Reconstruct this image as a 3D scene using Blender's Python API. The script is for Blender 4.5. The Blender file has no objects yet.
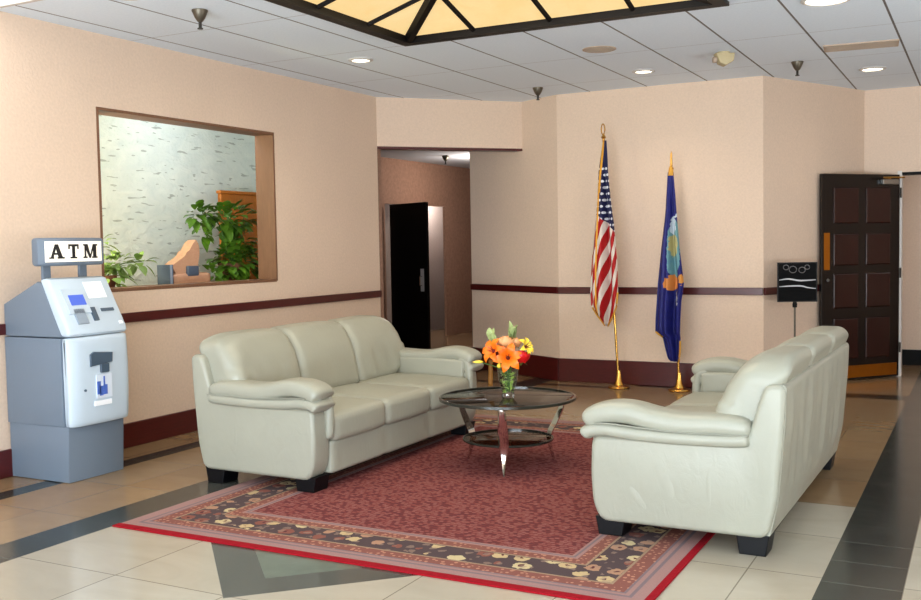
import bpy, bmesh, math, random
from mathutils import Vector, Matrix, noise
random.seed(7)
S = bpy.context.scene
C = S.collection
PI = math.pi

# ------------------------------------------------------------------ materials
def lin(c):
    return tuple(((v/255)/12.92 if v/255 <= .04045 else ((v/255+.055)/1.055)**2.4) for v in c)

class NT:
    def __init__(s, name):
        s.mat = bpy.data.materials.new(name); s.mat.use_nodes = True
        s.t = s.mat.node_tree; s.b = s.t.nodes['Principled BSDF']; s.out = s.t.nodes['Material Output']
    def n(s, kind, **kw):
        x = s.t.nodes.new(kind)
        for k, v in kw.items(): setattr(x, k, v)
        return x
    def link(s, a, b): s.t.links.new(a, b)
    def put(s, sock, v):
        if hasattr(v, 'links'): s.link(v, sock)
        elif isinstance(v, (tuple, list)) and len(v) == 3 and sock.type == 'RGBA': sock.default_value = (*v, 1)
        else: sock.default_value = v
    def m(s, op, a, b=0.0, c=None):
        x = s.n('ShaderNodeMath', operation=op)
        s.put(x.inputs[0], a); s.put(x.inputs[1], b)
        if c is not None: s.put(x.inputs[2], c)
        return x.outputs[0]
    def mix(s, f, a, b, blend='MIX'):
        x = s.n('ShaderNodeMix', data_type='RGBA', blend_type=blend)
        s.put(x.inputs[0], f); s.put(x.inputs[6], a); s.put(x.inputs[7], b)
        return x.outputs[2]
    def coord(s, which='Object'):
        return s.n('ShaderNodeTexCoord').outputs[which]
    def xyz(s, v=None):
        x = s.n('ShaderNodeSeparateXYZ'); s.link(v if v is not None else s.coord(), x.inputs[0]); return x.outputs
    def comb(s, x, y, z=0.0):
        c = s.n('ShaderNodeCombineXYZ')
        s.put(c.inputs[0], x); s.put(c.inputs[1], y); s.put(c.inputs[2], z); return c.outputs[0]
    def noise(s, scale, detail=2.0, vec=None, rough=.5, dist=0.0):
        x = s.n('ShaderNodeTexNoise'); s.link(vec if vec is not None else s.coord(), x.inputs['Vector'])
        x.inputs['Scale'].default_value = scale; x.inputs['Detail'].default_value = detail
        x.inputs['Roughness'].default_value = rough; x.inputs['Distortion'].default_value = dist
        return x.outputs['Fac']
    def voro(s, scale, vec=None, rnd=1.0, feature='F1'):
        x = s.n('ShaderNodeTexVoronoi', feature=feature); s.link(vec if vec is not None else s.coord(), x.inputs['Vector'])
        x.inputs['Scale'].default_value = scale; x.inputs['Randomness'].default_value = rnd
        return x.outputs
    def scale(s, v, sc):
        x = s.n('ShaderNodeMapping'); s.link(v, x.inputs[0]); x.inputs['Scale'].default_value = sc; return x.outputs[0]
    def ramp(s, f, stops, mode='LINEAR'):
        x = s.n('ShaderNodeValToRGB'); x.color_ramp.interpolation = mode
        e = x.color_ramp.elements
        while len(e) > 1: e.remove(e[-1])
        e[0].position = stops[0][0]; e[0].color = (*stops[0][1], 1)
        for p, c in stops[1:]:
            k = e.new(p); k.color = (*c, 1)
        s.put(x.inputs[0], f); return x.outputs[0]
    def bump(s, h, strength=.2, dist=.01):
        x = s.n('ShaderNodeBump'); x.inputs['Strength'].default_value = strength; x.inputs['Distance'].default_value = dist
        s.link(h, x.inputs['Height']); s.link(x.outputs[0], s.b.inputs['Normal'])
    def set(s, color=None, rough=None, metal=None, spec=None, emit=None, es=None, coat=None):
        i = s.b.inputs
        if color is not None: s.put(i['Base Color'], color)
        if rough is not None: s.put(i['Roughness'], rough)
        if metal is not None: i['Metallic'].default_value = metal
        if spec is not None: i['Specular IOR Level'].default_value = spec
        if emit is not None: s.put(i['Emission Color'], emit); i['Emission Strength'].default_value = es
        if coat is not None: i['Coat Weight'].default_value = coat; i['Coat Roughness'].default_value = .08
        return s

M = {}
def simple(name, rgb, rough=.5, metal=0.0, spec=.5, nscale=0, namt=.12, bump=0, coat=None):
    t = NT(name); c = lin(rgb)
    col = c
    if nscale:
        f = t.noise(nscale, 3)
        col = t.mix(f, tuple(v*(1-namt) for v in c), tuple(min(1, v*(1+namt)) for v in c))
        if bump: t.bump(f, bump, .01)
    t.set(col, rough, metal, spec, coat=coat); M[name] = t.mat; return t

def emis(name, rgb, e, base=None):
    t = NT(name); t.set(lin(base or rgb), .4, emit=lin(rgb), es=e); M[name] = t.mat; return t

# wallpaper: fine woven relief
def wallpaper(name, rgb, amt=.08, sc=55, bump=.35):
    t = NT(name); c = lin(rgb)
    o = t.coord()
    f = t.noise(sc, 3, o); g = t.noise(1.3, 2, o)
    k = t.m('ADD', t.m('MULTIPLY', f, .7), t.m('MULTIPLY', g, .3))
    t.set(t.mix(k, tuple(v*(1-amt*2) for v in c), tuple(min(1, v*(1+amt*2)) for v in c)), .75, spec=.25)
    t.bump(f, bump, .004); M[name] = t.mat
wallpaper('wallpaper_peach', (216, 191, 169))
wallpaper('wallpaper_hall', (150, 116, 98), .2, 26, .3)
wallpaper('wall_plain', (205, 195, 184))
wallpaper('grey_panel', (150, 140, 134))

def wood(name, rgb, dark, rough=.3, sc=(2, 30, 2), coat=None):
    t = NT(name); v = t.scale(t.coord(), sc)
    f = t.noise(3, 4, v, .6, 1.0)
    t.set(t.mix(f, lin(dark), lin(rgb)), rough, coat=coat); M[name] = t.mat
wood('mahogany', (88, 20, 18), (50, 10, 10), .3, (3, 3, 30))
wood('mahogany_door', (12, 4, 4), (5, 2, 2), .25, (22, 22, 1.5))
wood('mahogany_panel', (48, 8, 6), (18, 4, 3), .25, (22, 22, 1.5))
wood('oak_trim', (132, 92, 66), (98, 64, 44), .5, (20, 20, 2))
wood('orange_board', (206, 122, 40), (160, 86, 22), .5, (10, 20, 2))

# ceiling tiles
t = NT('ceiling_tile'); X, Y, Z = t.xyz()
fx = t.m('FRACT', t.m('DIVIDE', t.m('ADD', X, 1.163+58), .58))
fy = t.m('FRACT', t.m('DIVIDE', t.m('ADD', Y, .62), 1.19))
jx = t.m('LESS_THAN', t.m('ABSOLUTE', t.m('SUBTRACT', fx, .5)), .487)
jy = t.m('LESS_THAN', t.m('ABSOLUTE', t.m('SUBTRACT', fy, .5)), .4965)
fine = t.noise(60, 3)
c0 = t.mix(fine, lin((216, 226, 236)), lin((232, 240, 248)))
c1 = t.mix(jy, lin((176, 176, 178)), c0)
t.set(t.mix(jx, lin((112, 106, 102)), c1), .85, spec=.2); t.bump(fine, .25, .005); M['ceiling_tile'] = t.mat
simple('ceiling_plain', (188, 192, 202), .9, nscale=40, namt=.04)

# floor tiles, slate strips, the diamond inlay
t = NT('floor_tile'); X, Y, Z = t.xyz()
def band(v, a, b): return t.m('MULTIPLY', t.m('GREATER_THAN', v, a), t.m('LESS_THAN', v, b))
def joint(v, off, size, w):
    f = t.m('FRACT', t.m('DIVIDE', t.m('ADD', v, off+size*100), size))
    return t.m('GREATER_THAN', t.m('ABSOLUTE', t.m('SUBTRACT', f, .5)), .5-w/size/2)
T = .305
jx = joint(X, .885, T*2, .006); jy = joint(Y, -.02, T*2, .006)
jj = t.m('MAXIMUM', jx, jy)
cell = t.n('ShaderNodeTexWhiteNoise', noise_dimensions='2D')
t.link(t.comb(t.m('FLOOR', t.m('DIVIDE', t.m('ADD', X, .885+61), T*2)), t.m('FLOOR', t.m('DIVIDE', t.m('ADD', Y, 61-.02), T*2))), cell.inputs['Vector'])
vein = t.noise(2.2, 5, t.scale(t.coord(), (1, 2.4, 1)), .6, 1.2)
cream = t.mix(vein, lin((162, 152, 134)), lin((182, 173, 155)))
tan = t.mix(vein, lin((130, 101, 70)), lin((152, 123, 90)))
cream = t.mix(t.m('MAXIMUM', t.m('LESS_THAN', X, -4.06), t.m('GREATER_THAN', t.m('ADD', Y, t.m('MULTIPLY', t.m('GREATER_THAN', X, -.885), 1.83)), 7.34)), cream, tan)  # tan tile at left; far and right tan also paints in dimmer light and reflections
cream = t.mix(t.m('MULTIPLY', cell.outputs['Value'], .25), cream, lin((152, 136, 110)))
cream = t.mix(t.m('MULTIPLY', jj, .8), cream, lin((108, 97, 80)))
sl = t.noise(7, 4)
slate = t.mix(sl, lin((34, 38, 35)), lin((54, 58, 53)))
sj = t.m('MAXIMUM', joint(Y, .02, T, .005), 0.0)
slate = t.mix(sj, slate, lin((90, 94, 88)))
s1 = band(X, -.585, -.275); s2 = band(X, -4.185, -3.935); s3 = band(X, -5.1, -4.95)
s4 = t.m('MULTIPLY', band(Y, 9.13, 9.24), t.m('LESS_THAN', X, -3.0))
s5 = t.m('MULTIPLY', band(Y, 9.35, 9.62), t.m('GREATER_THAN', X, -3.0))
dd = t.m('ADD', t.m('ABSOLUTE', t.m('ADD', X, 2.7)), t.m('ABSOLUTE', t.m('SUBTRACT', Y, 4.5)))
dia = t.m('LESS_THAN', dd, 1.455); dia2 = t.m('LESS_THAN', dd, 1.19)
slm = t.m('MAXIMUM', t.m('MAXIMUM', s1, s2), t.m('MAXIMUM', s3, t.m('MAXIMUM', s4, s5)))
col = t.mix(slm, cream, slate)
col = t.mix(dia, col, t.mix(sl, lin((60, 61, 57)), lin((80, 80, 74))))
col = t.mix(dia2, col, t.mix(sl, lin((80, 88, 78)), lin((104, 112, 98))))
rg = t.m('ADD', .13, t.m('MULTIPLY', vein, .1))
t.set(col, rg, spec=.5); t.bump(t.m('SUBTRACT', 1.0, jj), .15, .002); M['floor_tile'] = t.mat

# leather
def leather(name, rgb):
    t = NT(name); c = lin(rgb); o = t.coord()
    g = t.noise(3.2, 3, o, .5, .6); fine = t.voro(170, o)[0]; cr = t.noise(9, 4, t.scale(o, (1.6, 2.4, .8)), .55, 1.8)
    t.set(t.mix(g, tuple(v*.9 for v in c), tuple(min(1, v*1.06) for v in c)), t.m('ADD', .3, t.m('MULTIPLY', g, .16)), spec=.45)
    h = t.m('ADD', t.m('MULTIPLY', fine, .02), t.m('MULTIPLY', cr, .55))
    t.bump(h, .16, .02); M[name] = t.mat
leather('leather', (153, 152, 137))
simple('seam', (138, 138, 124), .6)
simple('foot_black', (4, 4, 7), .5, spec=.2)

# rug
HX, HY = 1.385, 1.83
t = NT('rug_pile'); o = t.coord(); X, Y, Z = t.xyz(o)
ex = t.m('SUBTRACT', HX, t.m('ABSOLUTE', X)); ey = t.m('SUBTRACT', HY, t.m('ABSOLUTE', Y))
d = t.m('MINIMUM', ex, ey)
pale = lin((158, 124, 118)); grey = lin((122, 108, 112)); rust = lin((132, 84, 74)); navy = lin((78, 68, 69)); cream_ = lin((156, 132, 108)); red = lin((114, 56, 54))
base = t.ramp(d, [(0, pale), (.07, grey), (.085, pale), (.105, grey), (.115, rust), (.185, cream_), (.197, navy), (.365, cream_), (.378, rust), (.435, pale), (.45, grey), (.462, pale), (.475, red)], 'CONSTANT')
nd = t.n('ShaderNodeTexNoise'); t.link(o, nd.inputs['Vector']); nd.inputs['Scale'].default_value = 26
od = t.n('ShaderNodeVectorMath', operation='MULTIPLY_ADD'); t.link(nd.outputs['Color'], od.inputs[0]); od.inputs[1].default_value = (.05, .05, 0); t.link(o, od.inputs[2])
ov = od.outputs[0]
v1 = t.voro(9.5, ov, .55)
mot = t.m('MULTIPLY', t.m('LESS_THAN', v1[0], .040*9.5), band(d, .2, .362))
ring = t.m('MULTIPLY', t.m('LESS_THAN', v1[0], .014*9.5), 1.0)
sepc = t.n('ShaderNodeSeparateColor'); t.link(v1[1], sepc.inputs[0])
mc = t.ramp(sepc.outputs[0], [(0, lin((196, 172, 128))), (.35, lin((172, 134, 108))), (.6, lin((134, 84, 72))), (.8, lin((200, 182, 140)))], 'CONSTANT')
mc = t.mix(ring, mc, lin((90, 50, 50)))
base = t.mix(mot, base, mc)
v1b = t.voro(17, ov, .8)
mot2 = t.m('MULTIPLY', t.m('LESS_THAN', v1b[0], .28), band(d, .2, .362))
base = t.mix(t.m('MULTIPLY', mot2, .55), base, lin((150, 128, 112)))
v2 = t.voro(34, o, .7)
mot3 = t.m('MULTIPLY', t.m('LESS_THAN', v2[0], .3), t.m('ADD', band(d, .115, .185), band(d, .378, .435)))
base = t.mix(t.m('MULTIPLY', mot3, .6), base, lin((206, 150, 120)))
rot = t.n('ShaderNodeMapping'); t.link(o, rot.inputs[0]); rot.inputs['Rotation'].default_value = (0, 0, .5); rot.inputs['Scale'].default_value = (1, 1.5, 1)
v3 = t.voro(34, rot.outputs[0], .35)
fld = t.m('GREATER_THAN', d, .475)
spot = t.m('MULTIPLY', t.m('LESS_THAN', v3[0], .42), fld)
sp2 = t.n('ShaderNodeSeparateColor'); t.link(v3[1], sp2.inputs[0])
spc = t.ramp(sp2.outputs[1], [(0, lin((150, 100, 94))), (.45, lin((84, 44, 48))), (.75, lin((142, 86, 80)))], 'CONSTANT')
base = t.mix(t.m('MULTIPLY', spot, .75), base, spc)
pn = t.noise(120, 2, o)
base = t.mix(t.m('MULTIPLY', pn, .3), base, tuple(v*.5 for v in red))
t.set(base, .95, spec=.1); t.bump(pn, .5, .004); M['rug_pile'] = t.mat
simple('rug_binding', (140, 16, 28), .9, spec=.1, nscale=80, bump=.3)

# metals, plastics, glass
simple('brass', (206, 158, 78), .22, 1.0)
simple('brass_worn', (188, 120, 40), .35, 1.0, nscale=12)
simple('chrome', (225, 225, 222), .08, 1.0)
simple('plate_grey', (196, 200, 204), .4)
simple('steel', (170, 170, 168), .3, 1.0)
simple('atm_slate', (104, 116, 130), .5, nscale=220, namt=.05, bump=.08)
simple('atm_base', (104, 116, 130), .5, nscale=220, namt=.05, bump=.08)
simple('atm_light', (186, 200, 212), .4, nscale=3, namt=.03)
simple('atm_key', (138, 150, 164), .5)
simple('atm_dark', (66, 82, 98), .4)
simple('ink_black', (14, 12, 12), .6)
emis('screen_blue', (64, 92, 190), .35)
simple('card_white', (240, 242, 246), .5)
simple('sticker', (206, 214, 226), .4)
simple('sticker_blue', (72, 102, 184), .4)
emis('sign_face', (255, 246, 228), .35, (240, 236, 226))
simple('black_gloss', (6, 6, 7), .3, spec=.2)
simple('black_matte', (8, 8, 8), .6, spec=.15)
simple('white_paint', (214, 206, 198), .5)
simple('beige_plastic', (178, 162, 124), .6)
simple('beige_grille', (186, 172, 156), .7, nscale=90, namt=.15)
simple('vent_tan', (172, 152, 132), .6, nscale=30, namt=.1)
simple('sprinkler_metal', (92, 84, 72), .4, .7)
simple('sprinkler_dark', (44, 40, 34), .5, .4)
simple('light_trim', (196, 190, 184), .5)
emis('lamp_lens', (255, 244, 220), 5)
emis('panel_lens', (255, 255, 255), 1.6)
t = NT('skylight_glass'); f = t.noise(5, 3, t.coord(), .5, .5); g = t.noise(60, 2)
cc = t.mix(f, lin((248, 206, 132)), lin((255, 232, 180)))
cc = t.mix(t.m('MULTIPLY', g, .3), cc, lin((226, 188, 120)))
t.set(lin((120, 100, 60)), .4, emit=cc, es=.92); M['skylight_glass'] = t.mat
simple('skylight_frame', (14, 10, 9), .5, spec=.2)

def glass(name, tint, rough=.02, fac=.12):
    t = NT(name)
    tr = t.n('ShaderNodeBsdfTransparent'); tr.inputs[0].default_value = (*tint, 1)
    gl = t.n('ShaderNodeBsdfGlossy'); gl.inputs['Roughness'].default_value = rough
    lw = t.n('ShaderNodeFresnel'); lw.inputs[0].default_value = 1.45
    mx = t.n('ShaderNodeMixShader'); t.link(t.m('MINIMUM', t.m('ADD', t.m('MULTIPLY', lw.outputs[0], .75), fac*.3), 1.0), mx.inputs[0])
    t.link(tr.outputs[0], mx.inputs[1]); t.link(gl.outputs[0], mx.inputs[2]); t.link(mx.outputs[0], t.out.inputs[0])
    M[name] = t.mat
glass('smoked_glass', (.52, .48, .42)); glass('shelf_glass', (.62, .46, .32)); glass('clear_glass', (.97, .98, .96), .02, .04)
simple('glass_edge', (40, 40, 34), .15)
simple('water', (170, 190, 150), .1)

# stucco behind the plants
t = NT('stucco'); o = t.coord()
n1 = t.noise(5, 5, t.scale(o, (1, 1, 1.8)), .6, .8); n2 = t.noise(28, 3, o)
st = t.noise(5.5, 2, t.scale(o, (1, 1.1, 5.5)), .4, .2)
streak = t.m('GREATER_THAN', st, .66)
c = t.mix(n1, lin((200, 214, 212)), lin((240, 245, 238)))
c = t.mix(t.m('MULTIPLY', streak, .55), c, lin((120, 130, 122)))
t.set(c, .8, spec=.2); t.bump(t.m('ADD', n1, t.m('MULTIPLY', n2, .3)), .7, .03); M['stucco'] = t.mat

# leaves and petals
def leafmat(name, a, b):
    t = NT(name); f = t.noise(9, 3); t.set(t.mix(f, lin(a), lin(b)), .42, spec=.4)
    M[name] = t.mat
leafmat('leaf_dark', (18, 56, 12), (104, 150, 36)); leafmat('leaf_pale', (74, 122, 40), (170, 196, 110)); leafmat('leaf_vase', (150, 206, 64), (228, 240, 150))
leafmat('leaf_sage', (120, 140, 80), (190, 200, 140))
leafmat('petal_orange', (236, 84, 6), (250, 136, 14)); leafmat('petal_red', (176, 10, 14), (226, 22, 22)); leafmat('petal_yellow', (246, 206, 40), (255, 226, 90))
leafmat('petal_peach', (222, 150, 90), (238, 184, 130)); leafmat('petal_burgundy', (90, 14, 20), (130, 24, 30)); leafmat('dry_leaf', (150, 96, 40), (190, 134, 62))
simple('terracotta', (120, 76, 54), .8); simple('stem_green', (70, 104, 40), .5); simple('soil', (40, 30, 24), .95)
wood('driftwood', (214, 168, 136), (190, 140, 110), .6, (6, 6, 14))
simple('ornament_blue', (74, 88, 108), .5); simple('ornament_pale', (150, 168, 190), .5)

# ------------------------------------------------------------------ mesh helpers
def link(name, bm, m, parent=None, smooth=None, loc=None):
    bmesh.ops.recalc_face_normals(bm, faces=bm.faces)
    me = bpy.data.meshes.new(name); bm.to_mesh(me); bm.free()
    if m is not None: me.materials.append(M[m] if isinstance(m, str) else m)
    if smooth is not None:
        me.polygons.foreach_set('use_smooth', [True]*len(me.polygons))
        if smooth < 180: me.set_sharp_from_angle(angle=math.radians(smooth))
    o = bpy.data.objects.new(name, me); C.objects.link(o)
    if parent: o.parent = parent
    if loc: o.location = loc
    return o

def tag(o, label=None, cat=None, group=None, kind=None):
    if label: o['label'] = label
    if cat: o['category'] = cat
    if group: o['group'] = group
    if kind: o['kind'] = kind
    return o

def thing(name, label, cat, loc=(0, 0, 0), rz=0, group=None, kind=None):
    o = bpy.data.objects.new(name, None); C.objects.link(o); o.empty_display_size = .1
    o.location = loc; o.rotation_euler = (0, 0, rz)
    return tag(o, label, cat, group, kind)

def tf(bm, verts, mtx): bmesh.ops.transform(bm, matrix=mtx, verts=verts)

def box(bm, x0, x1, y0, y1, z0, z1, bevel=0, seg=2):
    g = bmesh.ops.create_cube(bm, size=1)['verts']
    for v in g: v.co = Vector(((x0+x1)/2+v.co.x*(x1-x0), (y0+y1)/2+v.co.y*(y1-y0), (z0+z1)/2+v.co.z*(z1-z0)))
    if bevel:
        es = {e for v in g for e in v.link_edges}
        bmesh.ops.bevel(bm, geom=list(es), offset=bevel, segments=seg, profile=.5, affect='EDGES')
    return bm
def B(*a, **k): return box(bmesh.new(), *a, **k)

def prism(bm, pts, axis, a, b, bevel=0, seg=2):
    """closed outline extruded from a to b; axis 'y': pts are (x,z); 'x': (y,z); 'z': (x,y)"""
    def co(p, h): return {'y': (p[0], h, p[1]), 'x': (h, p[0], p[1]), 'z': (p[0], p[1], h)}[axis]
    lo = [bm.verts.new(co(p, a)) for p in pts]; hi = [bm.verts.new(co(p, b)) for p in pts]
    n = len(pts)
    f1 = bm.faces.new(lo); f2 = bm.faces.new(hi[::-1])
    for i in range(n): bm.faces.new((lo[i], hi[i], hi[(i+1) % n], lo[(i+1) % n]))
    if bevel:
        es = list(f1.edges)+list(f2.edges)
        bmesh.ops.bevel(bm, geom=es, offset=bevel, segments=seg, profile=.5, affect='EDGES')
    return bm

def lathe(bm, prof, seg=32, center=(0, 0, 0), close=True):
    rings = []
    for r, z in prof:
        if r < 1e-5: rings.append([bm.verts.new((center[0], center[1], center[2]+z))])
        else: rings.append([bm.verts.new((center[0]+r*math.cos(2*PI*i/seg), center[1]+r*math.sin(2*PI*i/seg), center[2]+z)) for i in range(seg)])
    for a, b in zip(rings, rings[1:]):
        for i in range(seg):
            j = (i+1) % seg
            if len(a) == 1 and len(b) == 1: continue
            if len(a) == 1: bm.faces.new((a[0], b[i], b[j]))
            elif len(b) == 1: bm.faces.new((a[i], b[0], a[j]))
            else: bm.faces.new((a[i], b[i], b[j], a[j]))
    if close:
        for r in (rings[0], rings[-1]):
            if len(r) > 2: bm.faces.new(r)
    return bm

def tube(bm, pts, r, seg=8, r1=None):
    pts = [Vector(p) for p in pts]; n = len(pts); rings = []
    for i, p in enumerate(pts):
        d = (pts[min(i+1, n-1)]-pts[max(i-1, 0)]).normalized()
        up = Vector((0, 0, 1)) if abs(d.z) < .95 else Vector((1, 0, 0))
        a = d.cross(up).normalized(); b = d.cross(a).normalized()
        rr = r if r1 is None else r+(r1-r)*i/(n-1)
        rings.append([bm.verts.new(p+a*rr*math.cos(2*PI*k/seg)+b*rr*math.sin(2*PI*k/seg)) for k in range(seg)])
    for a, b in zip(rings, rings[1:]):
        for k in range(seg): bm.faces.new((a[k], a[(k+1) % seg], b[(k+1) % seg], b[k]))
    bm.faces.new(rings[0]); bm.faces.new(rings[-1][::-1])
    return bm

def spline(pts, n):
    out = []; P = [pts[0]]+list(pts)+[pts[-1]]
    m = len(pts)-1
    for i in range(n+1):
        u = i/n*m; k = min(int(u), m-1); f = u-k
        p0, p1, p2, p3 = P[k], P[k+1], P[k+2], P[k+3]
        out.append(tuple(.5*((2*b)+(-a+c)*f+(2*a-5*b+4*c-d)*f*f+(-a+3*b-3*c+d)*f**3) for a, b, c, d in zip(p0, p1, p2, p3)))
    return out

def rbox(sx, sy, sz, r, cuts=10, fn=None):
    """soft cushion: rounded box centred on the origin, then fn(co) -> co"""
    bm = bmesh.new(); bmesh.ops.create_cube(bm, size=2)
    bmesh.ops.subdivide_edges(bm, edges=bm.edges[:], cuts=cuts, use_grid_fill=True)
    h = Vector((sx/2, sy/2, sz/2))
    for v in bm.verts:
        u = Vector([math.copysign(abs(c)**.75, c) for c in v.co])
        p = Vector((u.x*h.x, u.y*h.y, u.z*h.z))
        q = Vector([max(-(h[i]-r), min(h[i]-r, p[i])) for i in range(3)])
        dlt = p-q
        if dlt.length > 1e-6: p = q+dlt.normalized()*r
        v.co = Vector(fn(p)) if fn else p
    return bm

def sweep(path, ry, rn, yc, seg=20, ease=.18, power=2.4, yfun=None):
    """pillow roll along a path in the XZ plane: superellipse section, rounded ends"""
    bm = bmesh.new(); n = len(path); rings = []
    for i, (x, z) in enumerate(path):
        u = i/(n-1)
        a = path[max(i-1, 0)]; b = path[min(i+1, n-1)]
        d = Vector((b[0]-a[0], 0, b[1]-a[1])).normalized(); nrm = Vector((-d.z, 0, d.x))
        e = min(u, 1-u)/ease
        k = 1 if e >= 1 else math.sqrt(max(0, 1-(1-e)**2))
        k = max(k, .03)
        ring = []
        for s in range(seg):
            th = 2*PI*s/seg; c, sn = math.cos(th), math.sin(th)
            cy = math.copysign(abs(c)**(2/power), c); cn = math.copysign(abs(sn)**(2/power), sn)
            yo = yc+(yfun(u) if yfun else 0)
            ring.append(bm.verts.new(Vector((x, yo+ry*(.75+.25*k)*cy*(k if k < .2 else 1), z))+nrm*rn*k*cn))
        rings.append(ring)
    for a, b in zip(rings, rings[1:]):
        for s in range(seg): bm.faces.new((a[s], a[(s+1) % seg], b[(s+1) % seg], b[s]))
    bm.faces.new(rings[0]); bm.faces.new(rings[-1][::-1])
    return bm

def wall_quad(name, p, q, z0, z1, m, thick=.12, side=1, kind='structure', parent=None):
    """upright slab from plan point p to q, its thickness on the left (side=1) or right of p->q"""
    p = Vector(p); q = Vector(q); d = (q-p).normalized(); nrm = Vector((-d.y, d.x))*thick*side
    bm = prism(bmesh.new(), [tuple(p), tuple(q), tuple(q+nrm), tuple(p+nrm)], 'z', z0, z1)
    o = link(name, bm, m, parent)
    if kind: o['kind'] = kind
    return o

def strip_along(name, p, q, z0, z1, m, proud, side, bevel=.006):
    o = wall_quad(name, p, q, z0, z1, m, proud, side)
    if bevel:
        md = o.modifiers.new('bevel', 'BEVEL'); md.width = bevel; md.segments = 2
    return o

# ------------------------------------------------------------------ the room
CZ = 2.9
LX = -5.42
BY = 9.47
P0 = (-1.81, BY); P1 = (-1.10, 11.0)              # angled wall on the right
F0 = (-3.84, BY); F1 = (-5.2, 10.19)              # angled wall on the left
H0 = (LX, 8.58); H1 = (-4.34, 9.735)              # header over the hall opening
W_ = 'wallpaper_peach'

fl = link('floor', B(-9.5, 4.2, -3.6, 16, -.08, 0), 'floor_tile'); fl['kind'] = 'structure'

# ceiling: plan outline with the skylight opening cut out
SK = (-3.80, -1.45, 4.05, 6.44)
bm = bmesh.new()
for (x0, x1, y0, y1) in ((LX-.3, SK[0], -3.4, 11.2), (SK[1], 4.0, -3.4, 11.2), (SK[0], SK[1], -3.4, SK[2]), (SK[0], SK[1], SK[3], 11.2)):
    box(bm, x0, x1, y0, y1, CZ, CZ+.08)
ce = link('ceiling', bm, 'ceiling_tile'); ce['kind'] = 'structure'
hc = link('ceiling_hall', prism(bmesh.new(), [(-9.4, 8.66), (-5.5, 8.66), (-4.44, 9.83), (-5.26, 10.28), (-4.0, 10.4), (-4.0, 15.9), (-9.4, 15.9)], 'z', 2.64, 2.72), 'ceiling_plain'); hc['kind'] = 'structure'

# left wall with the planter opening
WY0, WY1, WZ0, WZ1 = 5.0, 6.91, 1.136, 2.38
bm = bmesh.new()
for a in ((-3.4, WY0, 0, CZ), (WY1, 8.58, 0, CZ), (WY0, WY1, 0, WZ0), (WY0, WY1, WZ1, CZ)):
    box(bm, LX-.14, LX, a[0], a[1], a[2], a[3])
o = link('wall_left', bm, W_); o['kind'] = 'structure'
wall_quad('wall_back', F0, P0, 0, CZ, W_, .12, 1)
wall_quad('wall_back_left', F1, F0, 0, CZ, W_, .12, 1)
wall_quad('wall_back_right', P0, P1, 0, CZ, W_, .12, 1)
wall_quad('wall_header', H0, H1, 2.41, CZ, W_, .14, 1)
wall_quad('trim_1', H0, H1, 2.385, 2.41, 'mahogany', .14, 1)
# wall with the doorway on the right
o = wall_quad('wall_far_right', P1, (-.78, 11.0), 0, CZ, W_, .14, 1)
wall_quad('wall_over_door', (-.78, 11.0), (.95, 11.0), 2.05, CZ, W_, .14, 1)
wall_quad('wall_beside_door', (.95, 11.0), (4.0, 11.0), 0, CZ, W_, .14, 1)
wall_quad('wall_right', (3.7, 11.1), (3.7, -3.4), 0, CZ, W_, .12, 1)
# wall behind the camera with a wide window opening
bm = bmesh.new()
for a in ((-5.6, -4.6, 0, CZ), (3.0, 3.8, 0, CZ), (-4.6, 3.0, 0, .35), (-4.6, 3.0, 2.6, CZ)):
    box(bm, a[0], a[1], -3.4, -3.28, a[2], a[3])
o = link('wall_front', bm, W_); o['kind'] = 'structure'

# chair rail and baseboards
RZ0, RZ1 = .893, .962
def rails(n, p, q, side):
    strip_along('trim_%d' % n, p, q, RZ0, RZ1, 'mahogany', .022, side, .004)
rails(2, (LX, -3.2), (LX, 8.575), -1)
rails(3, F1, F0, -1); rails(4, F0, P0, -1); rails(5, P0, (-1.12, 10.957), -1)
strip_along('baseboard_left', (LX, -3.2), (LX, 8.575), 0, .175, 'mahogany', .025, -1)
strip_along('baseboard_back_left', F1, F0, .0, .235, 'mahogany', .025, -1)
strip_along('baseboard_back', F0, P0, .0, .235, 'mahogany', .025, -1)
strip_along('baseboard_back_right', P0, P1, .0, .235, 'mahogany', .025, -1)
strip_along('baseboard_right', (3.7, 11.0), (3.7, -3.2), 0, .175, 'mahogany', .025, -1)

# planter opening: casing, sill, stucco alcove behind
bm = bmesh.new()
x0, x1 = LX-.19, LX+.004
box(bm, x0, x1, WY1-.004, WY1+.016, WZ0-.012, WZ1+.016); box(bm, x0, x1, WY0-.016, WY0+.004, WZ0-.012, WZ1+.016)
box(bm, x0, x1, WY0, WY1, WZ1-.004, WZ1+.016); box(bm, x0, x1, WY0, WY1, WZ0-.02, WZ0+.004)
o = link('window_1', bm, 'oak_trim'); o['kind'] = 'structure'
NX = -6.55
o = link('wall_alcove', B(NX-.1, NX, 4.2, 8.4, .6, 2.9), 'stucco'); o['kind'] = 'structure'
bm = B(NX, LX-.14, 4.1, 4.2, .6, 2.9); box(bm, NX, LX-.14, 8.3, 8.4, .6, 2.9)
o = link('wall_alcove_ends', bm, 'stucco'); o['kind'] = 'structure'
o = link('ceiling_alcove', B(NX, LX-.14, 4.2, 8.3, 2.82, 2.9), 'ceiling_plain'); o['kind'] = 'structure'
o = link('floor_alcove', B(NX, LX-.19, 4.2, 8.3, 1.02, 1.10), 'oak_trim'); o['kind'] = 'structure'

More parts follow.
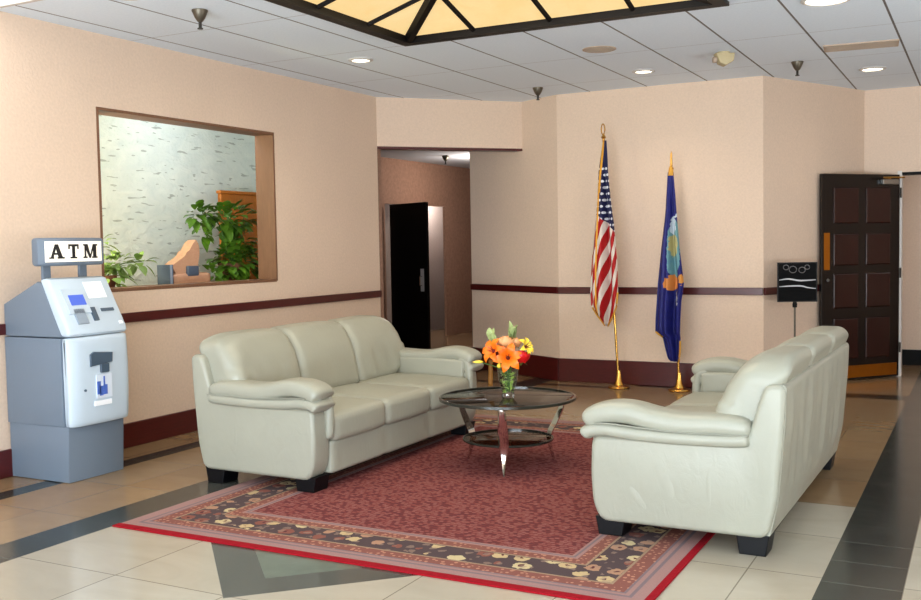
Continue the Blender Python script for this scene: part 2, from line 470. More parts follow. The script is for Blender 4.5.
# hall beyond the opening
HXW = -7.4
bm = bmesh.new()
DY0, DY1, DH = 11.86, 13.62, 2.0
for a in ((8.7, DY0, 0, 2.7), (DY1, 16, 0, 2.7), (DY0, DY1, DH, 2.7)):
    box(bm, HXW-.035, HXW, a[0], a[1], a[2], a[3])
o = link('wall_hall', bm, 'wallpaper_hall'); o['kind'] = 'structure'
o = link('wall_hall_room', B(-8.2, -8.1, 11.0, 15.5, 0, 2.7), 'grey_panel'); o['kind'] = 'structure'
o = link('wall_hall_end', B(-7.5, -4.0, 15.2, 15.3, 0, 2.7), 'wallpaper_hall'); o['kind'] = 'structure'
o = link('wall_hall_near', B(-7.5, LX-.01, 8.60, 8.66, 0, 2.7), 'wallpaper_hall'); o['kind'] = 'structure'
o = link('wall_hall_right', B(-4.1, -4.0, 9.9, 15.3, 0, 2.7), 'wallpaper_hall'); o['kind'] = 'structure'
o = link('trim_6', B(HXW-.02, HXW+.015, DY0-.25, DY0-.1, 0, 2.0), 'black_matte'); o['kind'] = 'structure'
# casing of the hall doorway
bm = B(HXW-.036, HXW+.012, DY0-.1, DY0, 0, DH+.02)
o = link('trim_7', bm, 'wallpaper_hall'); o['kind'] = 'structure'
o = link('ceiling_hall_room', B(-8.1, HXW-.035, 11.0, 15.5, 2.3, 2.38), 'ceiling_plain'); o['kind'] = 'structure'

# room past the right-hand doorway
o = link('wall_beyond', B(-1.0, 3.9, 12.0, 12.1, 0, 2.4), 'wallpaper_peach'); o['kind'] = 'structure'
o = link('baseboard_beyond', B(-.8, 3.8, 11.97, 12.0, 0, .17), 'black_matte'); o['kind'] = 'structure'
o = link('wall_beyond_left', B(-1.1, -1.0, 11.14, 12.1, 0, 2.4), W_); o['kind'] = 'structure'
o = link('wall_beyond_right', B(3.8, 3.9, 11.14, 12.0, 0, 2.4), W_); o['kind'] = 'structure'
o = link('ceiling_beyond', B(-1.1, 3.9, 11.14, 12.1, 2.4, 2.48), 'ceiling_plain'); o['kind'] = 'structure'
o = link('trim_8', B(-.785, -.745, 10.975, 11.14, 0, 2.07), 'white_paint'); o['kind'] = 'structure'
o = link('trim_9', B(-.745, .95, 10.985, 11.14, 2.03, 2.055), 'black_matte'); o['kind'] = 'structure'

# ------------------------------------------------------------------ doors
def panel_door(width, h, rows, cols):
    """leaf in local XZ, hinge at x=0, thickness along y"""
    bm = B(0, width, -.02, .02, 0.012, h)
    return bm
dx, dy = -1.412+.768, 10.215-10.95
ang = math.atan2(dy, dx); LW = math.hypot(dx, dy)
door = thing('door_1', None, None, (-.768, 10.945, 0), ang, kind='structure')
bm = B(0.01, LW, -.018, .018, .012, 2.03, bevel=.002)
link('door_leaf', bm, 'mahogany_door', door)
# camera sees the +y side of the leaf in local space or the -y side: build panels on both
rows = [(.22, .62), (.72, 1.06), (1.14, 1.45), (1.55, 1.90)]
cols = [(.13, .44), (.53, .84)]
for (z0, z1) in rows:
    for (a, b) in cols:
        bm = bmesh.new()
        for s in (-1, 1):
            prism(bm, [(a, z0), (b, z0), (b, z1), (a, z1)], 'y', s*.010, s*.026, .012, 2)
        link('door_panel', bm, 'mahogany_panel', door)
bm = bmesh.new()
for s in (-1, 1): box(bm, LW-.095, LW-.025, s*.018-.002, s*.018+.002, 1.10, 1.46)
link('push_plate', bm, 'brass_worn', door)
bm = bmesh.new()
for s in (-1, 1): box(bm, .04, .80, s*.018-.003, s*.018+.003, .03, .15)
link('kick_plate', bm, 'brass_worn', door)
bm = bmesh.new()
for s in (-1, 1): lathe(bm, [(.0, 0), (.016, .002), (.016, .012), (0, .016)], 12)
for v in bm.verts: v.co = Vector((v.co.x+LW-.07, (v.co.z+.018), v.co.y+1.0))
link('lock_cylinder', bm, 'steel', door)
bm = B(.06, .26, .018, .06, 1.93, 1.98, bevel=.006)
dc = link('door_closer', bm, 'steel', door)
link('closer_arm', tube(bmesh.new(), [(.16, .05, 1.99), (.3, .10, 1.992), (.05, .12, 1.995)], .008), 'brass', dc)
bm = bmesh.new()
for z in (.25, 1.0, 1.8): tube(bm, [(.002, .024, z), (.002, .024, z+.1)], .009)
link('hinge', bm, 'sprinkler_dark', door)

hd = thing('door_2', None, None, (-7.3, 11.87, 0), math.atan2(11.48-11.87, -6.50+7.3), kind='structure')
lw = math.hypot(.80, .39)
link('door_leaf', B(0, lw, -.02, .02, .01, 1.98, bevel=.004), 'black_matte', hd)
bm = B(lw-.15, lw-.07, -.025, .025, .80, 1.10, bevel=.003)
hp = link('handle_plate', bm, 'plate_grey', hd)
link('door_handle', tube(bmesh.new(), [(lw-.11, -.026, 1.0), (lw-.11, -.06, 1.0), (lw-.11, -.06, .88), (lw-.11, -.026, .88)], .008), 'chrome', hp)

# ------------------------------------------------------------------ skylight lantern
sk = thing('ceiling_lantern', 'amber glass ceiling lantern with black frame above the seating area', 'skylight', ((SK[0]+SK[1])/2, (SK[2]+SK[3])/2, CZ))
hx = (SK[1]-SK[0])/2; hy = (SK[3]-SK[2])/2; rise = .30
bm = bmesh.new()
fw = .075
for (a, b, c, d) in ((-hx-.01, -hx+fw, -hy-.01, hy+.01), (hx-fw, hx+.01, -hy-.01, hy+.01), (-hx+fw, hx-fw, -hy-.01, -hy+fw), (-hx+fw, hx-fw, hy-fw, hy+.01)):
    box(bm, a, b, c, d, -.025, .06)
link('frame', bm, 'skylight_frame', sk)
top = .12   # half-size of the flat top
def slope(side, u, k):
    """point on slope: side 0..3, u in -1..1 along the edge, k 0 edge .. 1 top"""
    ex, ey = hx-fw+.01, hy-fw+.01
    wx = ex*(1-k)+top*k; wy = ey*(1-k)+top*k; z = .02+rise*k
    return {0: (u*wx, wy, z), 1: (-wx, u*wy, z), 2: (u*wx, -wy, z), 3: (wx, u*wy, z)}[side]
def slopexy(side, c, k):
    """point on a slope at distance c along the edge direction, straight up the slope; stops at the hip"""
    ex, ey = hx-fw+.01, hy-fw+.01
    wx = ex*(1-k)+top*k; wy = ey*(1-k)+top*k; z = .02+rise*k
    return {0: (c, wy, z), 1: (-wx, c, z), 2: (c, -wy, z), 3: (wx, c, z)}[side]
for s in range(4):
    bm = bmesh.new()
    vs = [bm.verts.new(Vector(slope(s, u, k))+Vector((0, 0, o))) for o in (0, .008) for u, k in ((-1, 0), (1, 0), (1, 1), (-1, 1))]
    bm.faces.new(vs[:4]); bm.faces.new(vs[4:])
    for i in range(4): bm.faces.new((vs[i], vs[(i+1) % 4], vs[4+(i+1) % 4], vs[4+i]))
    link('glass_panel', bm, 'skylight_glass', sk)
link('glass_top', B(-top, top, -top, top, .02+rise, .03+rise), 'skylight_glass', sk)
for u, v in ((-1, 1), (1, 1), (-1, -1), (1, -1)):
    p = (u*(hx-fw+.01), v*(hy-fw+.01), .012); q = (u*top, v*top, .012+rise)
    link('hip_bar', tube(bmesh.new(), [p, q], .042, 6), 'skylight_frame', sk)
for s in range(4):
    for c in (-.58, 0, .58):
        ext = (hx if s in (0, 2) else hy)-fw+.01
        k = 1-(abs(c)-top)/(ext-top) if abs(c) > top else 1
        link('glazing_bar', tube(bmesh.new(), [Vector(slopexy(s, c, 0))-Vector((0, 0, .006)), Vector(slopexy(s, c, max(.05, k)))-Vector((0, 0, .006))], .019, 6), 'skylight_frame', sk)

# ------------------------------------------------------------------ ceiling fittings
def downlight(x, y, r, label):
    t = thing('downlight', label, 'ceiling light', (x, y, CZ), group='recessed ceiling lights')
    bm = lathe(bmesh.new(), [(r, 0), (r+.022, 0), (r+.024, -.008), (r+.004, -.016), (r-.004, -.012), (r-.004, 0)], 36, close=False)
    link('trim_ring', bm, 'light_trim', t, 40)
    link('lens', lathe(bmesh.new(), [(0, -.011), (r*.7, -.010), (r-.002, -.006), (r-.002, -.001), (0, -.001)], 36, close=False), 'lamp_lens', t, 60)
downlight(-4.44, 6.81, .075, 'small lit recessed ceiling light nearest the planter opening')
downlight(-2.665, 8.60, .075, 'small lit recessed ceiling light above the striped flag')
downlight(-.895, 6.70, .13, 'larger round recessed ceiling light at the top right')
downlight(-.897, 9.62, .09, 'small lit recessed ceiling light in front of the slotted vent')
downlight(-4.46, 4.36, .085, 'recessed ceiling light at the top edge above the money machine')
t = thing('light_panel', 'bright white ceiling light panel at the top left corner', 'ceiling light', (-4.98, 3.55, CZ))
bm = bmesh.new()
for a in ((-.32, -.29, -.62, .62), (.29, .32, -.62, .62), (-.29, .29, -.62, -.59), (-.29, .29, .59, .62)): box(bm, a[0], a[1], a[2], a[3], -.014, 0)
link('frame', bm, 'light_trim', t); link('diffuser', B(-.29, .29, -.59, .59, -.008, -.001), 'panel_lens', t)

def sprinkler(x, y, z, label, s=1.0):
    t = thing('sprinkler', label, 'sprinkler', (x, y, z), group='ceiling sprinklers')
    bm = lathe(bmesh.new(), [(.05*s, 0), (.05*s, -.008), (.032*s, -.05*s), (.018*s, -.07*s), (.012*s, -.075*s), (.0, -.075*s)], 16)
    bmesh.ops.translate(bm, verts=[v for v in bm.verts if v.co.z > -.0001], vec=(0, 0, .004))
    link('cone', bm, 'sprinkler_metal', t, 35)
    bm = tube(bmesh.new(), [(0, 0, -.072*s), (0, 0, -.115*s)], .010*s, 8)
    link('nozzle', bm, 'sprinkler_dark', t, 40)
    bm = lathe(bmesh.new(), [(0, -.112*s), (.018*s, -.112*s), (.018*s, -.118*s), (0, -.118*s)], 12)
    link('deflector', bm, 'sprinkler_dark', t, 35)
sprinkler(-4.37, 4.88, CZ, 'brass and black ceiling sprinkler head over the planter opening')
sprinkler(-3.82, 8.95, CZ, 'dark cone ceiling sprinkler beside the header over the hall opening')
sprinkler(-1.42, 8.9, CZ, 'dark cone ceiling sprinkler over the sign stand')
sprinkler(-6.6, 12.2, 2.64, 'dark sprinkler on the hall ceiling beyond the opening')

t = thing('ceiling_speaker', 'round flush beige ceiling speaker beyond the amber lantern', 'speaker', (-2.66, 7.45, CZ))
link('rim', lathe(bmesh.new(), [(.115, 0), (.13, 0), (.13, -.006), (.117, -.010), (.115, -.008)], 40, close=False), 'vent_tan', t, 40)
link('grille', lathe(bmesh.new(), [(0, -.009), (.08, -.008), (.116, -.006), (.116, -.001), (0, -.001)], 40, close=False), 'beige_grille', t, 40)

t = thing('air_vent', 'tan slotted air vent in the ceiling at the right', 'vent', (-.87, 8.42, CZ), .1)
bm = bmesh.new()
for a in ((-.27, -.255, -.13, .13), (.255, .27, -.13, .13), (-.255, .255, -.13, -.115), (-.255, .255, .115, .13)): box(bm, a[0], a[1], a[2], a[3], -.012, 0)
link('frame', bm, 'vent_tan', t)
bm = bmesh.new()
for i in range(9): box(bm, -.255, .255, -.108+i*.0255, -.092+i*.0255, -.010, -.001)
link('slats', bm, 'vent_tan', t)
link('backing', B(-.255, .255, -.115, .115, -.002, -.0005), 'vent_tan', t)

t = thing('security_camera', 'small beige camera housing hanging from the ceiling seam', 'camera', (-1.86, 8.12, CZ), .5)
link('mount', lathe(bmesh.new(), [(0, 0), (.05, 0), (.05, -.015), (0, -.015)], 20), 'beige_plastic', t, 35)
link('housing', prism(bmesh.new(), [(-.07, -.012), (.08, -.012), (.07, -.075), (.01, -.11), (-.04, -.09)], 'y', -.05, .05, .01, 2), 'beige_plastic', t, 40)
bm = lathe(bmesh.new(), [(0, 0), (.024, 0), (.024, .03), (0, .03)], 16)
bmesh.ops.rotate(bm, verts=bm.verts, cent=(0, 0, 0), matrix=Matrix.Rotation(-PI/2, 3, 'Y')); bmesh.ops.translate(bm, verts=bm.verts, vec=(-.055, 0, -.06))
link('lens', bm, 'vent_tan', t, 40)

# ------------------------------------------------------------------ sofas
def rounded_slab(prof, y0, y1, r, seg=4, ybulge=None):
    """outline (x,z) extruded along y with softly rounded rims"""
    n = len(prof); nr = []
    for k in range(n):
        a = prof[k-1]; b = prof[(k+1) % n]
        d = Vector((b[0]-a[0], b[1]-a[1])).normalized(); nr.append(Vector((-d.y, d.x)))
    area = sum(prof[k-1][0]*prof[k][1]-prof[k][0]*prof[k-1][1] for k in range(n))
    sg = 1 if area > 0 else -1
    bm = bmesh.new(); rings = []
    lev = []
    for i in range(seg+1):
        t_ = PI/2*i/seg
        lev.append((y0+r*(1-math.cos(t_)), r*(1-math.sin(t_))))
    lev += [(y1-(y-y0), ins) for y, ins in lev[::-1]]
    for y, ins in lev:
        rings.append([bm.verts.new((p[0]+sg*q.x*ins, y, p[1]+sg*q.y*ins)) for p, q in zip(prof, nr)])
    for A, Bq in zip(rings, rings[1:]):
        for k in range(n): bm.faces.new((A[k], A[(k+1) % n], Bq[(k+1) % n], Bq[k]))
    bm.faces.new(rings[0]); bm.faces.new(rings[-1][::-1])
    return bm

def round_poly(pts, rad, seg=5):
    out = []; n = len(pts)
    for i in range(n):
        p = Vector(pts[i]); a = Vector(pts[i-1]); b = Vector(pts[(i+1) % n])
        ra = min(rad, (a-p).length*.45, (b-p).length*.45)
        u = p+(a-p).normalized()*ra; v = p+(b-p).normalized()*ra
        for k in range(seg+1):
            f = k/seg; out.append(tuple(u*(1-f)**2+p*2*f*(1-f)+v*f*f))
    return out

def make_sofa(label, loc, rz, fold=1):
    t = thing('leather_sofa', label, 'sofa', loc, rz, 'pale leather three-seat sofas')
    HL = 1.03
    # base with a three-panel apron
    def fa(p):
        g = min(abs(p.y-.287), abs(p.y+.287))
        return (p.x+.02+((.010-.016*math.exp(-(g/.012)**2)) if p.x > .3 else 0), p.y, p.z+.19)
    link('base', rbox(.80, 1.74, .20, .025, 40, fa), 'leather', t, 70)
    # ends: one padded side panel each, rising at the rear to the back's height
    raw = [(-.40, .085), (.375, .08), (.415, .16), (.425, .30), (.418, .49), (.0, .495), (-.27, .50), (-.322, .56), (-.365, .70), (-.388, .768), (-.476, .772), (-.47, .60), (-.44, .25)]
    prof = round_poly(raw, .05, 4)
    for s in (-1, 1):
        a, b = sorted((s*.868, s*HL))
        pan = link('side_panel', rounded_slab(prof, a, b, .024), 'leather', t, 60)
        bm = bmesh.new()
        for (x0, z0, x1, z1, w) in ((.12, .47, -.02, .15, .017), (.25, .31, .11, .11, .014), (-.15, .46, -.16, .12, .006)):
            n = 14; rows = []
            for i in range(n+1):
                u = i/n; x = x0+(x1-x0)*u+.012*math.sin(u*3); z = z0+(z1-z0)*u; k = math.sin(PI*u)
                rows.append([bm.verts.new((x+w*3.0*(j-3)/2, s*(HL-.003+0.0045*k*(math.cos((j-3)*PI/3)*.5+.5)), z)) for j in range(7)])
            for r0, r1 in zip(rows, rows[1:]):
                for j in range(6): bm.faces.new((r0[j], r0[j+1], r1[j+1], r1[j]))
        link('hide_fold', bm, 'leather', pan, 180)
        yc = s*.952
        lower = spline([(-.325, .525), (-.25, .515), (0, .508), (.22, .513), (.34, .522), (.42, .512), (.456, .488)], 44)
        upper = spline([(-.335, .562), (-.2, .572), (.0, .566), (.12, .578), (.23, .600), (.32, .600), (.40, .580), (.447, .545)], 44)
        link('arm_pad', sweep(lower, .102, .035, yc+s*.010, ease=.08, power=3.4), 'leather', t, 180)
        link('arm_pad', sweep(upper, .100, .053, yc+s*.004, ease=.10, power=3.2), 'leather', t, 180)
        a, b = sorted((s*.85, s*.95))
        link('arm_lining', rounded_slab(round_poly([(-.28, .38), (.39, .38), (.40, .565), (.1, .575), (-.28, .57)], .03, 4), a, b, .02), 'leather', t, 60)
        # roll turning down beside the seat
        fr = spline([(.35, .565), (.405, .552), (.424, .50), (.428, .40), (.422, .30)], 30)
        link('front_roll', sweep(fr, .030, .030, s*.885, ease=.14, power=2.2), 'leather', t, 180)
        bm = bmesh.new()
        tube(bm, [(x, s*(HL+.026), z) for x, z in spline([(-.325, .543), (-.2, .542), (.0, .538), (.2, .548), (.32, .555), (.39, .550)], 30)], .004, 6)
        link('piping', bm, 'seam', t, 180)
    # seat cushions
    for k in (-1, 0, 1):
        def fn(p, k=k):
            u = p.y/.29; f = max(0, p.x)/.34
            z = p.z+(.016*(1-min(1, abs(u))**2)*(1-abs(p.x)/.4) if p.z > 0 else 0)
            return (p.x+.09+.012*(1-u*u)*(1 if p.x > .25 else 0), p.y+k*.574, z+.365-.008*f)
        link('seat_cushion', rbox(.72, .576, .17, .045, 14, fn), 'leather', t, 180)
    # back cushions, the outer two running out over the arms
    for k in (-1, 0, 1):
        def fb(p, k=k):
            h = (p.z+.23)/.46; u = p.y/.33
            th = 1.12+.25*math.sin(PI*min(1, max(0, h)))
            lean = -.13*h-.05*max(0, h-.7)*2
            wr = .009*math.sin(u*13+h*3+k)*max(0, 1-abs(h-.3)/.35) if (k and p.x > 0) else 0
            o_ = k*u
            drop = -.045*max(0, o_-.3)**2/.49 if k and h > .5 else 0
            zlow = .075*max(0, min(1, (o_-.45)/.2))*(1-h) if k else 0
            return (p.x*th+wr-.235+lean, p.y+k*.652, p.z+.647+.010*(1-u*u)+drop+zlow)
        link('back_cushion', rbox(.19, .656, .46, .06, 16, fb), 'leather', t, 180)
    # back, with slack vertical folds on the outside
    bp = round_poly([(-.36, .085), (-.34, .40), (-.38, .76), (-.478, .775), (-.472, .60), (-.442, .25), (-.405, .085)], .035, 5)
    bm = bmesh.new(); ny = 90; rings = []
    for i in range(ny+1):
        y = -1.0+2.0*i/ny; e = min(1, (1.0-abs(y))/.04)
        ring = []
        for x, z in bp:
            w = (.006*math.sin(y*11+z*2)+.004*math.sin(y*23+z*5+1)+.003*math.sin(y*37-z*3))*e if x < -.39 else 0
            ring.append(bm.verts.new((x+w*math.sin(PI*min(1, max(0, (z-.08)/.7))), y, z)))
        rings.append(ring)
    n = len(bp)
    for A, Bq in zip(rings, rings[1:]):
        for k in range(n): bm.faces.new((A[k], A[(k+1) % n], Bq[(k+1) % n], Bq[k]))
    bm.faces.new(rings[0]); bm.faces.new(rings[-1][::-1])
    link('back', bm, 'leather', t, 60)
    for sx in (1, -1):
        for sy in (1, -1):
            x0 = .335 if sx > 0 else -.33; z0 = .0088 if sx > 0 else .0
            pr = [(x0-.058, z0), (x0+.058, z0), (x0+.074, .095), (x0-.074, .095)]
            link('foot', prism(bmesh.new(), pr, 'y', sy*.935-.07, sy*.935+.07, .005, 2), 'foot_black', t)
    return t
make_sofa('pale leather sofa along the planter wall facing right', (-3.76, 5.58, 0), 0)
make_sofa('pale leather sofa on the right, seen from behind its tall back', (-1.22, 5.48, 0), PI-math.radians(.8))

# ------------------------------------------------------------------ rug
t = thing('area_rug', 'large red patterned rug with dark floral border under the glass table', 'rug', (-2.53, 5.475, 0))
bm = bmesh.new(); box(bm, -HX, HX, -HY, HY, 0.0005, .008)
link('pile', bm, 'rug_pile', t)
link('binding', B(-HX-.01, HX+.012, -HY-.03, -HY+.022, .0005, .0086, bevel=.002), 'rug_binding', t)
link('binding', B(HX-.02, HX+.015, -HY+.022, HY, .0005, .0086, bevel=.002), 'rug_binding', t)

# ------------------------------------------------------------------ coffee table
TX, TY = -2.66, 5.68
t = thing('coffee_table', 'round smoked glass coffee table on curved chrome legs standing on the rug', 'table', (TX, TY, .0088))
link('tabletop', lathe(bmesh.new(), [(0, .420), (.415, .420), (.425, .424), (.425, .434), (.415, .438), (0, .438)], 64, close=False), 'smoked_glass', t, 40)
bm = bmesh.new(); lathe(bm, [(.424, .418), (.432, .421), (.432, .437), (.424, .440), (.418, .439), (.418, .419), (.424, .418)], 64, close=False)
link('rim', bm, 'glass_edge', t, 50)
link('glass_shelf', lathe(bmesh.new(), [(0, .165), (.28, .165), (.285, .169), (.285, .173), (.28, .177), (0, .177)], 48, close=False), 'shelf_glass', t, 40)
bm = lathe(bmesh.new(), [(.283, .163), (.288, .166), (.288, .176), (.283, .179), (.278, .178), (.278, .164), (.283, .163)], 48, close=False)
link('shelf_rim', bm, 'glass_edge', t, 50)
for deg in (-70, 50, 168):
    bm = bmesh.new(); a = math.radians(deg)
    path = spline([(.395, .418), (.385, .34), (.34, .25), (.30, .18), (.30, .10), (.325, .0)], 30)
    wid = [.018+.014*math.sin(PI*min(1, i/30*1.1))-.012*max(0, (i/30-.7)/.3) for i in range(31)]
    rings = []
    for i, (r, z) in enumerate(path):
        w = wid[i]; th = .007
        rings.append([bm.verts.new((r+sx*th, sy*w, z)) for sx, sy in ((-1, -1), (1, -.7), (1.6, 0), (1, .7), (-1, 1))])
    for A, Bb in zip(rings, rings[1:]):
        for k in range(5): bm.faces.new((A[k], A[(k+1) % 5], Bb[(k+1) % 5], Bb[k]))
    bm.faces.new(rings[0]); bm.faces.new(rings[-1][::-1])
    bmesh.ops.rotate(bm, verts=bm.verts, cent=(0, 0, 0), matrix=Matrix.Rotation(a, 3, 'Z'))
    lg = link('leg', bm, 'chrome', t, 40)
    bm = lathe(bmesh.new(), [(0, .408), (.035, .408), (.035, .420), (0, .420)], 20, center=(.372*math.cos(a), .372*math.sin(a), 0))
    link('mounting_disc', bm, 'chrome', lg, 35)
    bm = bmesh.new(); tube(bm, [(.02*math.cos(a), .02*math.sin(a), .162), (.30*math.cos(a), .30*math.sin(a), .162)], .007, 8)
    link('shelf_strut', bm, 'black_gloss', lg, 60)

# ------------------------------------------------------------------ vase and flowers
VX, VY, VZ = TX+.01, TY-.01, .4465
t = thing('vase', 'clear glass vase packed with green leaves on the coffee table', 'vase', (VX, VY, VZ))
outer = [(0, 0), (.040, 0), (.042, .006), (.036, .02), (.042, .05), (.058, .10), (.064, .145), (.066, .175)]
inner = [(.063, .175), (.061, .145), (.055, .10), (.039, .05), (.032, .022), (0, .02)]
link('glass_body', lathe(bmesh.new(), outer+inner, 32, close=False), 'clear_glass', t, 60)

def leaf(bm, base, dirv, length, width, droop=.3, fold=.25):
    d = Vector(dirv).normalized(); up = Vector((0, 0, 1))
    side = d.cross(up)
    side = side.normalized() if side.length > .1 else Vector((1, 0, 0))
    nrm = side.cross(d).normalized(); base = Vector(base)
    prev = None
    for i in range(5):
        u = i/4; w = width*math.sin(PI*min(.98, u*.9+.08))*.5
        p = base+d*length*u-Vector((0, 0, 1))*droop*length*u*u
        row = [bm.verts.new(p-side*w+nrm*fold*w), bm.verts.new(p), bm.verts.new(p+side*w+nrm*fold*w)]
        if prev:
            for k in range(2): bm.faces.new((prev[k], prev[k+1], row[k+1], row[k]))
        prev = row
def rnd(a, b): return random.uniform(a, b)
bm = bmesh.new()
for i in range(70):
    a = rnd(0, 2*PI); z = rnd(.03, .17); r = rnd(.2, .85)*(.034+.024*z/.17)
    leaf(bm, (r*math.cos(a), r*math.sin(a), z-.01), (math.cos(a+1.3), math.sin(a+1.3), rnd(-.2, 1.2)), .032, .026, .2)
for v in bm.verts:
    rr = math.hypot(v.co.x, v.co.y); z = max(.026, min(.172, v.co.z)); lim = .034+.024*min(1, z/.15)
    if rr > lim: v.co.x *= lim/rr; v.co.y *= lim/rr
    v.co.z = z
link('leaves', bm, 'leaf_vase', t, 180)
bm = bmesh.new()
for i in range(6): tube(bm, [(rnd(-.015, .015), rnd(-.015, .015), .026), (rnd(-.02, .02), rnd(-.02, .02), .18)], .003, 6)
link('stems', bm, 'stem_green', t, 180)

RT = Vector((math.cos(math.radians(27.7)), math.sin(math.radians(27.7)), 0))   # across the room as seen from the seating side
FWD = Vector((-RT.y, RT.x, 0))
def pos(a, z, f=0.0): return Vector((VX, VY, 0))+RT*a+FWD*f+Vector((0, 0, z))
def flower(name, label, cat, p, build, stem=True, g='flowers in the glass vase'):
    base = Vector((VX, VY, VZ+.15)); o = thing(name, label, cat, base, 0, g)
    h = Vector(p)-base
    if stem:
        pts = spline([(h.x*.12, h.y*.12, -.02), (h.x*.35, h.y*.35, h.z*.45), tuple(h)], 8)
        link('stem', tube(bmesh.new(), pts, .0032, 6), 'stem_green', o, 180)
    build(o, h); return o
def lily(m, s=1.0, face=(-.2, -.8, .5)):
    def b(o, h):
        bm = bmesh.new(); f = Vector(face).normalized(); q = f.to_track_quat('Z', 'Y')
        for i in range(6):
            a = i*PI/3+.2
            prev = None
            for k in range(7):
                u = k/6; r = .012+.075*u*s; z = .035*math.sin(u*2.6)*s-.012*u*u; w = .024*s*math.sin(PI*(.12+.85*u))
                row = []
                for j in (-1, 0, 1):
                    p = Vector((r*math.cos(a)-j*w*math.sin(a), r*math.sin(a)+j*w*math.cos(a), z+abs(j)*.006))
                    row.append(bm.verts.new(h+q @ p))
                if prev:
                    for j in range(2): bm.faces.new((prev[j], prev[j+1], row[j+1], row[j]))
                prev = row
        link('petals', bm, m, o, 180)
        bm = bmesh.new()
        for i in range(5):
            a = i*PI*.4; tube(bm, [h, h+q @ Vector((.018*math.cos(a), .018*math.sin(a), .05*s))], .002, 5)
        lathe(bm, [(0, -.012), (.012, -.004), (.012, .008), (0, .014)], 10, center=h)
        link('stamens', bm, 'petal_burgundy', o, 180)
    return b
def rose(m, r=.038):
    def b(o, h):
        bm = bmesh.new()
        lathe(bm, [(0, -r*.8), (r*.55, -r*.6), (r*.8, 0), (r*.55, r*.55), (0, r*.6)], 14, center=h)
        for ring, (rr, n) in enumerate(((.5, 4), (.8, 5), (1.05, 6))):
            for i in range(n):
                a = 2*PI*i/n+ring*.6; prev = None
                for k in range(5):
                    u = k/4; row = []
                    for j in range(5):
                        w = (j-2)/2*(PI/n*1.25)
                        R = r*rr*(.55+.5*math.sin(u*2.2)+.1*u*ring)
                        row.append(bm.verts.new(h+Vector((R*math.cos(a+w), R*math.sin(a+w), -r*.7+r*1.45*u*(1.1-.12*ring)-.1*r*abs(j-2)))))
                    if prev:
                        for j in range(4): bm.faces.new((prev[j], prev[j+1], row[j+1], row[j]))
                    prev = row
        link('petals', bm, m, o, 180)
        bm = bmesh.new()
        for i in range(5): leaf(bm, h-Vector((0, 0, r*.8)), (math.cos(i*1.26), math.sin(i*1.26), -.1), r*.9, r*.5)
        link('sepals', bm, 'stem_green', o, 180)
    return b
def bud(m, r=.018, l=.05, d=(0, 0, 1)):
    def b(o, h):
        bm = lathe(bmesh.new(), [(0, -l*.4), (r*.7, -l*.25), (r, 0), (r*.75, l*.3), (r*.2, l*.55), (0, l*.6)], 12)
        bmesh.ops.rotate(bm, verts=bm.verts, cent=(0, 0, 0), matrix=Vector(d).to_track_quat('Z', 'Y').to_matrix())
        bmesh.ops.translate(bm, verts=bm.verts, vec=h); link('bud', bm, m, o, 180)
    return b
def blades(m, n, l, w, spread=.6):
    def b(o, h):
        bm = bmesh.new()
        for i in range(n):
            a = rnd(0, 2*PI)
            leaf(bm, h*rnd(.85, 1.12), (spread*math.cos(a), spread*math.sin(a), 1), l*rnd(.7, 1.1), w, rnd(0, .25))
        link('leaves', bm, m, o, 180)
    return b
flower('orange_lily', 'orange lily facing front in the middle of the bouquet', 'flower', pos(.0, .695, -.05), lily('petal_orange', 1.15, tuple(-FWD*.9+Vector((0, 0, .25)))))
flower('orange_lily', 'orange-yellow lily on the left side of the bouquet', 'flower', pos(-.085, .735, -.02), lily('petal_orange', 1.0, tuple(-FWD*.6-RT*.6+Vector((0, 0, .4)))))
flower('red_carnation', 'bright red bloom on the right side of the bouquet', 'flower', pos(.085, .70, -.03), rose('petal_red', .045))
flower('red_carnation', 'dark burgundy bloom behind the left orange lily', 'flower', pos(-.085, .705, .02), rose('petal_burgundy', .036))
flower('peach_rose', 'pale peach bloom near the top of the bouquet', 'flower', pos(-.01, .79, .0), rose('petal_peach', .045))
flower('peach_rose', 'smaller peach bloom right of the top one in the bouquet', 'flower', pos(.05, .785, .03), rose('petal_peach', .036))
flower('yellow_lily', 'yellow lily at the far right of the bouquet', 'flower', pos(.11, .755, .0), lily('petal_yellow', .75, tuple(-FWD*.6+RT*.7+Vector((0, 0, .4)))))
flower('yellow_bud', 'small yellow bud low at the front of the vase', 'flower', pos(-.055, .645, -.05), bud('petal_yellow', .016, .035))
flower('yellow_bud', 'slim yellow bud reaching out to the left of the bouquet', 'flower', pos(-.18, .67, -.02), bud('petal_yellow', .010, .07, tuple(-RT)))
flower('pale_spray', 'tall pale green leaf spray at the top of the bouquet', 'foliage', pos(.035, .79, .03), blades('leaf_sage', 16, .12, .045, .3))
flower('pale_spray', 'pale grey green leaf spray at the left top of the bouquet', 'foliage', pos(-.10, .79, .05), blades('leaf_sage', 7, .09, .045, .25))
def strap(o, h):
    bm = bmesh.new(); pts = spline([tuple(Vector((0, 0, .01))), tuple(-RT*.05+Vector((0, 0, .12))), tuple(-RT*.10+FWD*.01+Vector((0, 0, .10))), tuple(-RT*.108+FWD*.01+Vector((0, 0, .0))), tuple(-RT*.11+FWD*.01+Vector((0, 0, -.085)))], 14)
    prev = None
    for p in pts:
        row = [bm.verts.new(Vector(p)+RT*s_*.014) for s_ in (-1, 0, 1)]
        if prev:
            for k in range(2): bm.faces.new((prev[k], prev[k+1], row[k+1], row[k]))
        prev = row
    bmesh.ops.solidify(bm, geom=bm.faces[:], thickness=.0015)
    link('leaf_blade', bm, 'dry_leaf', o, 180)
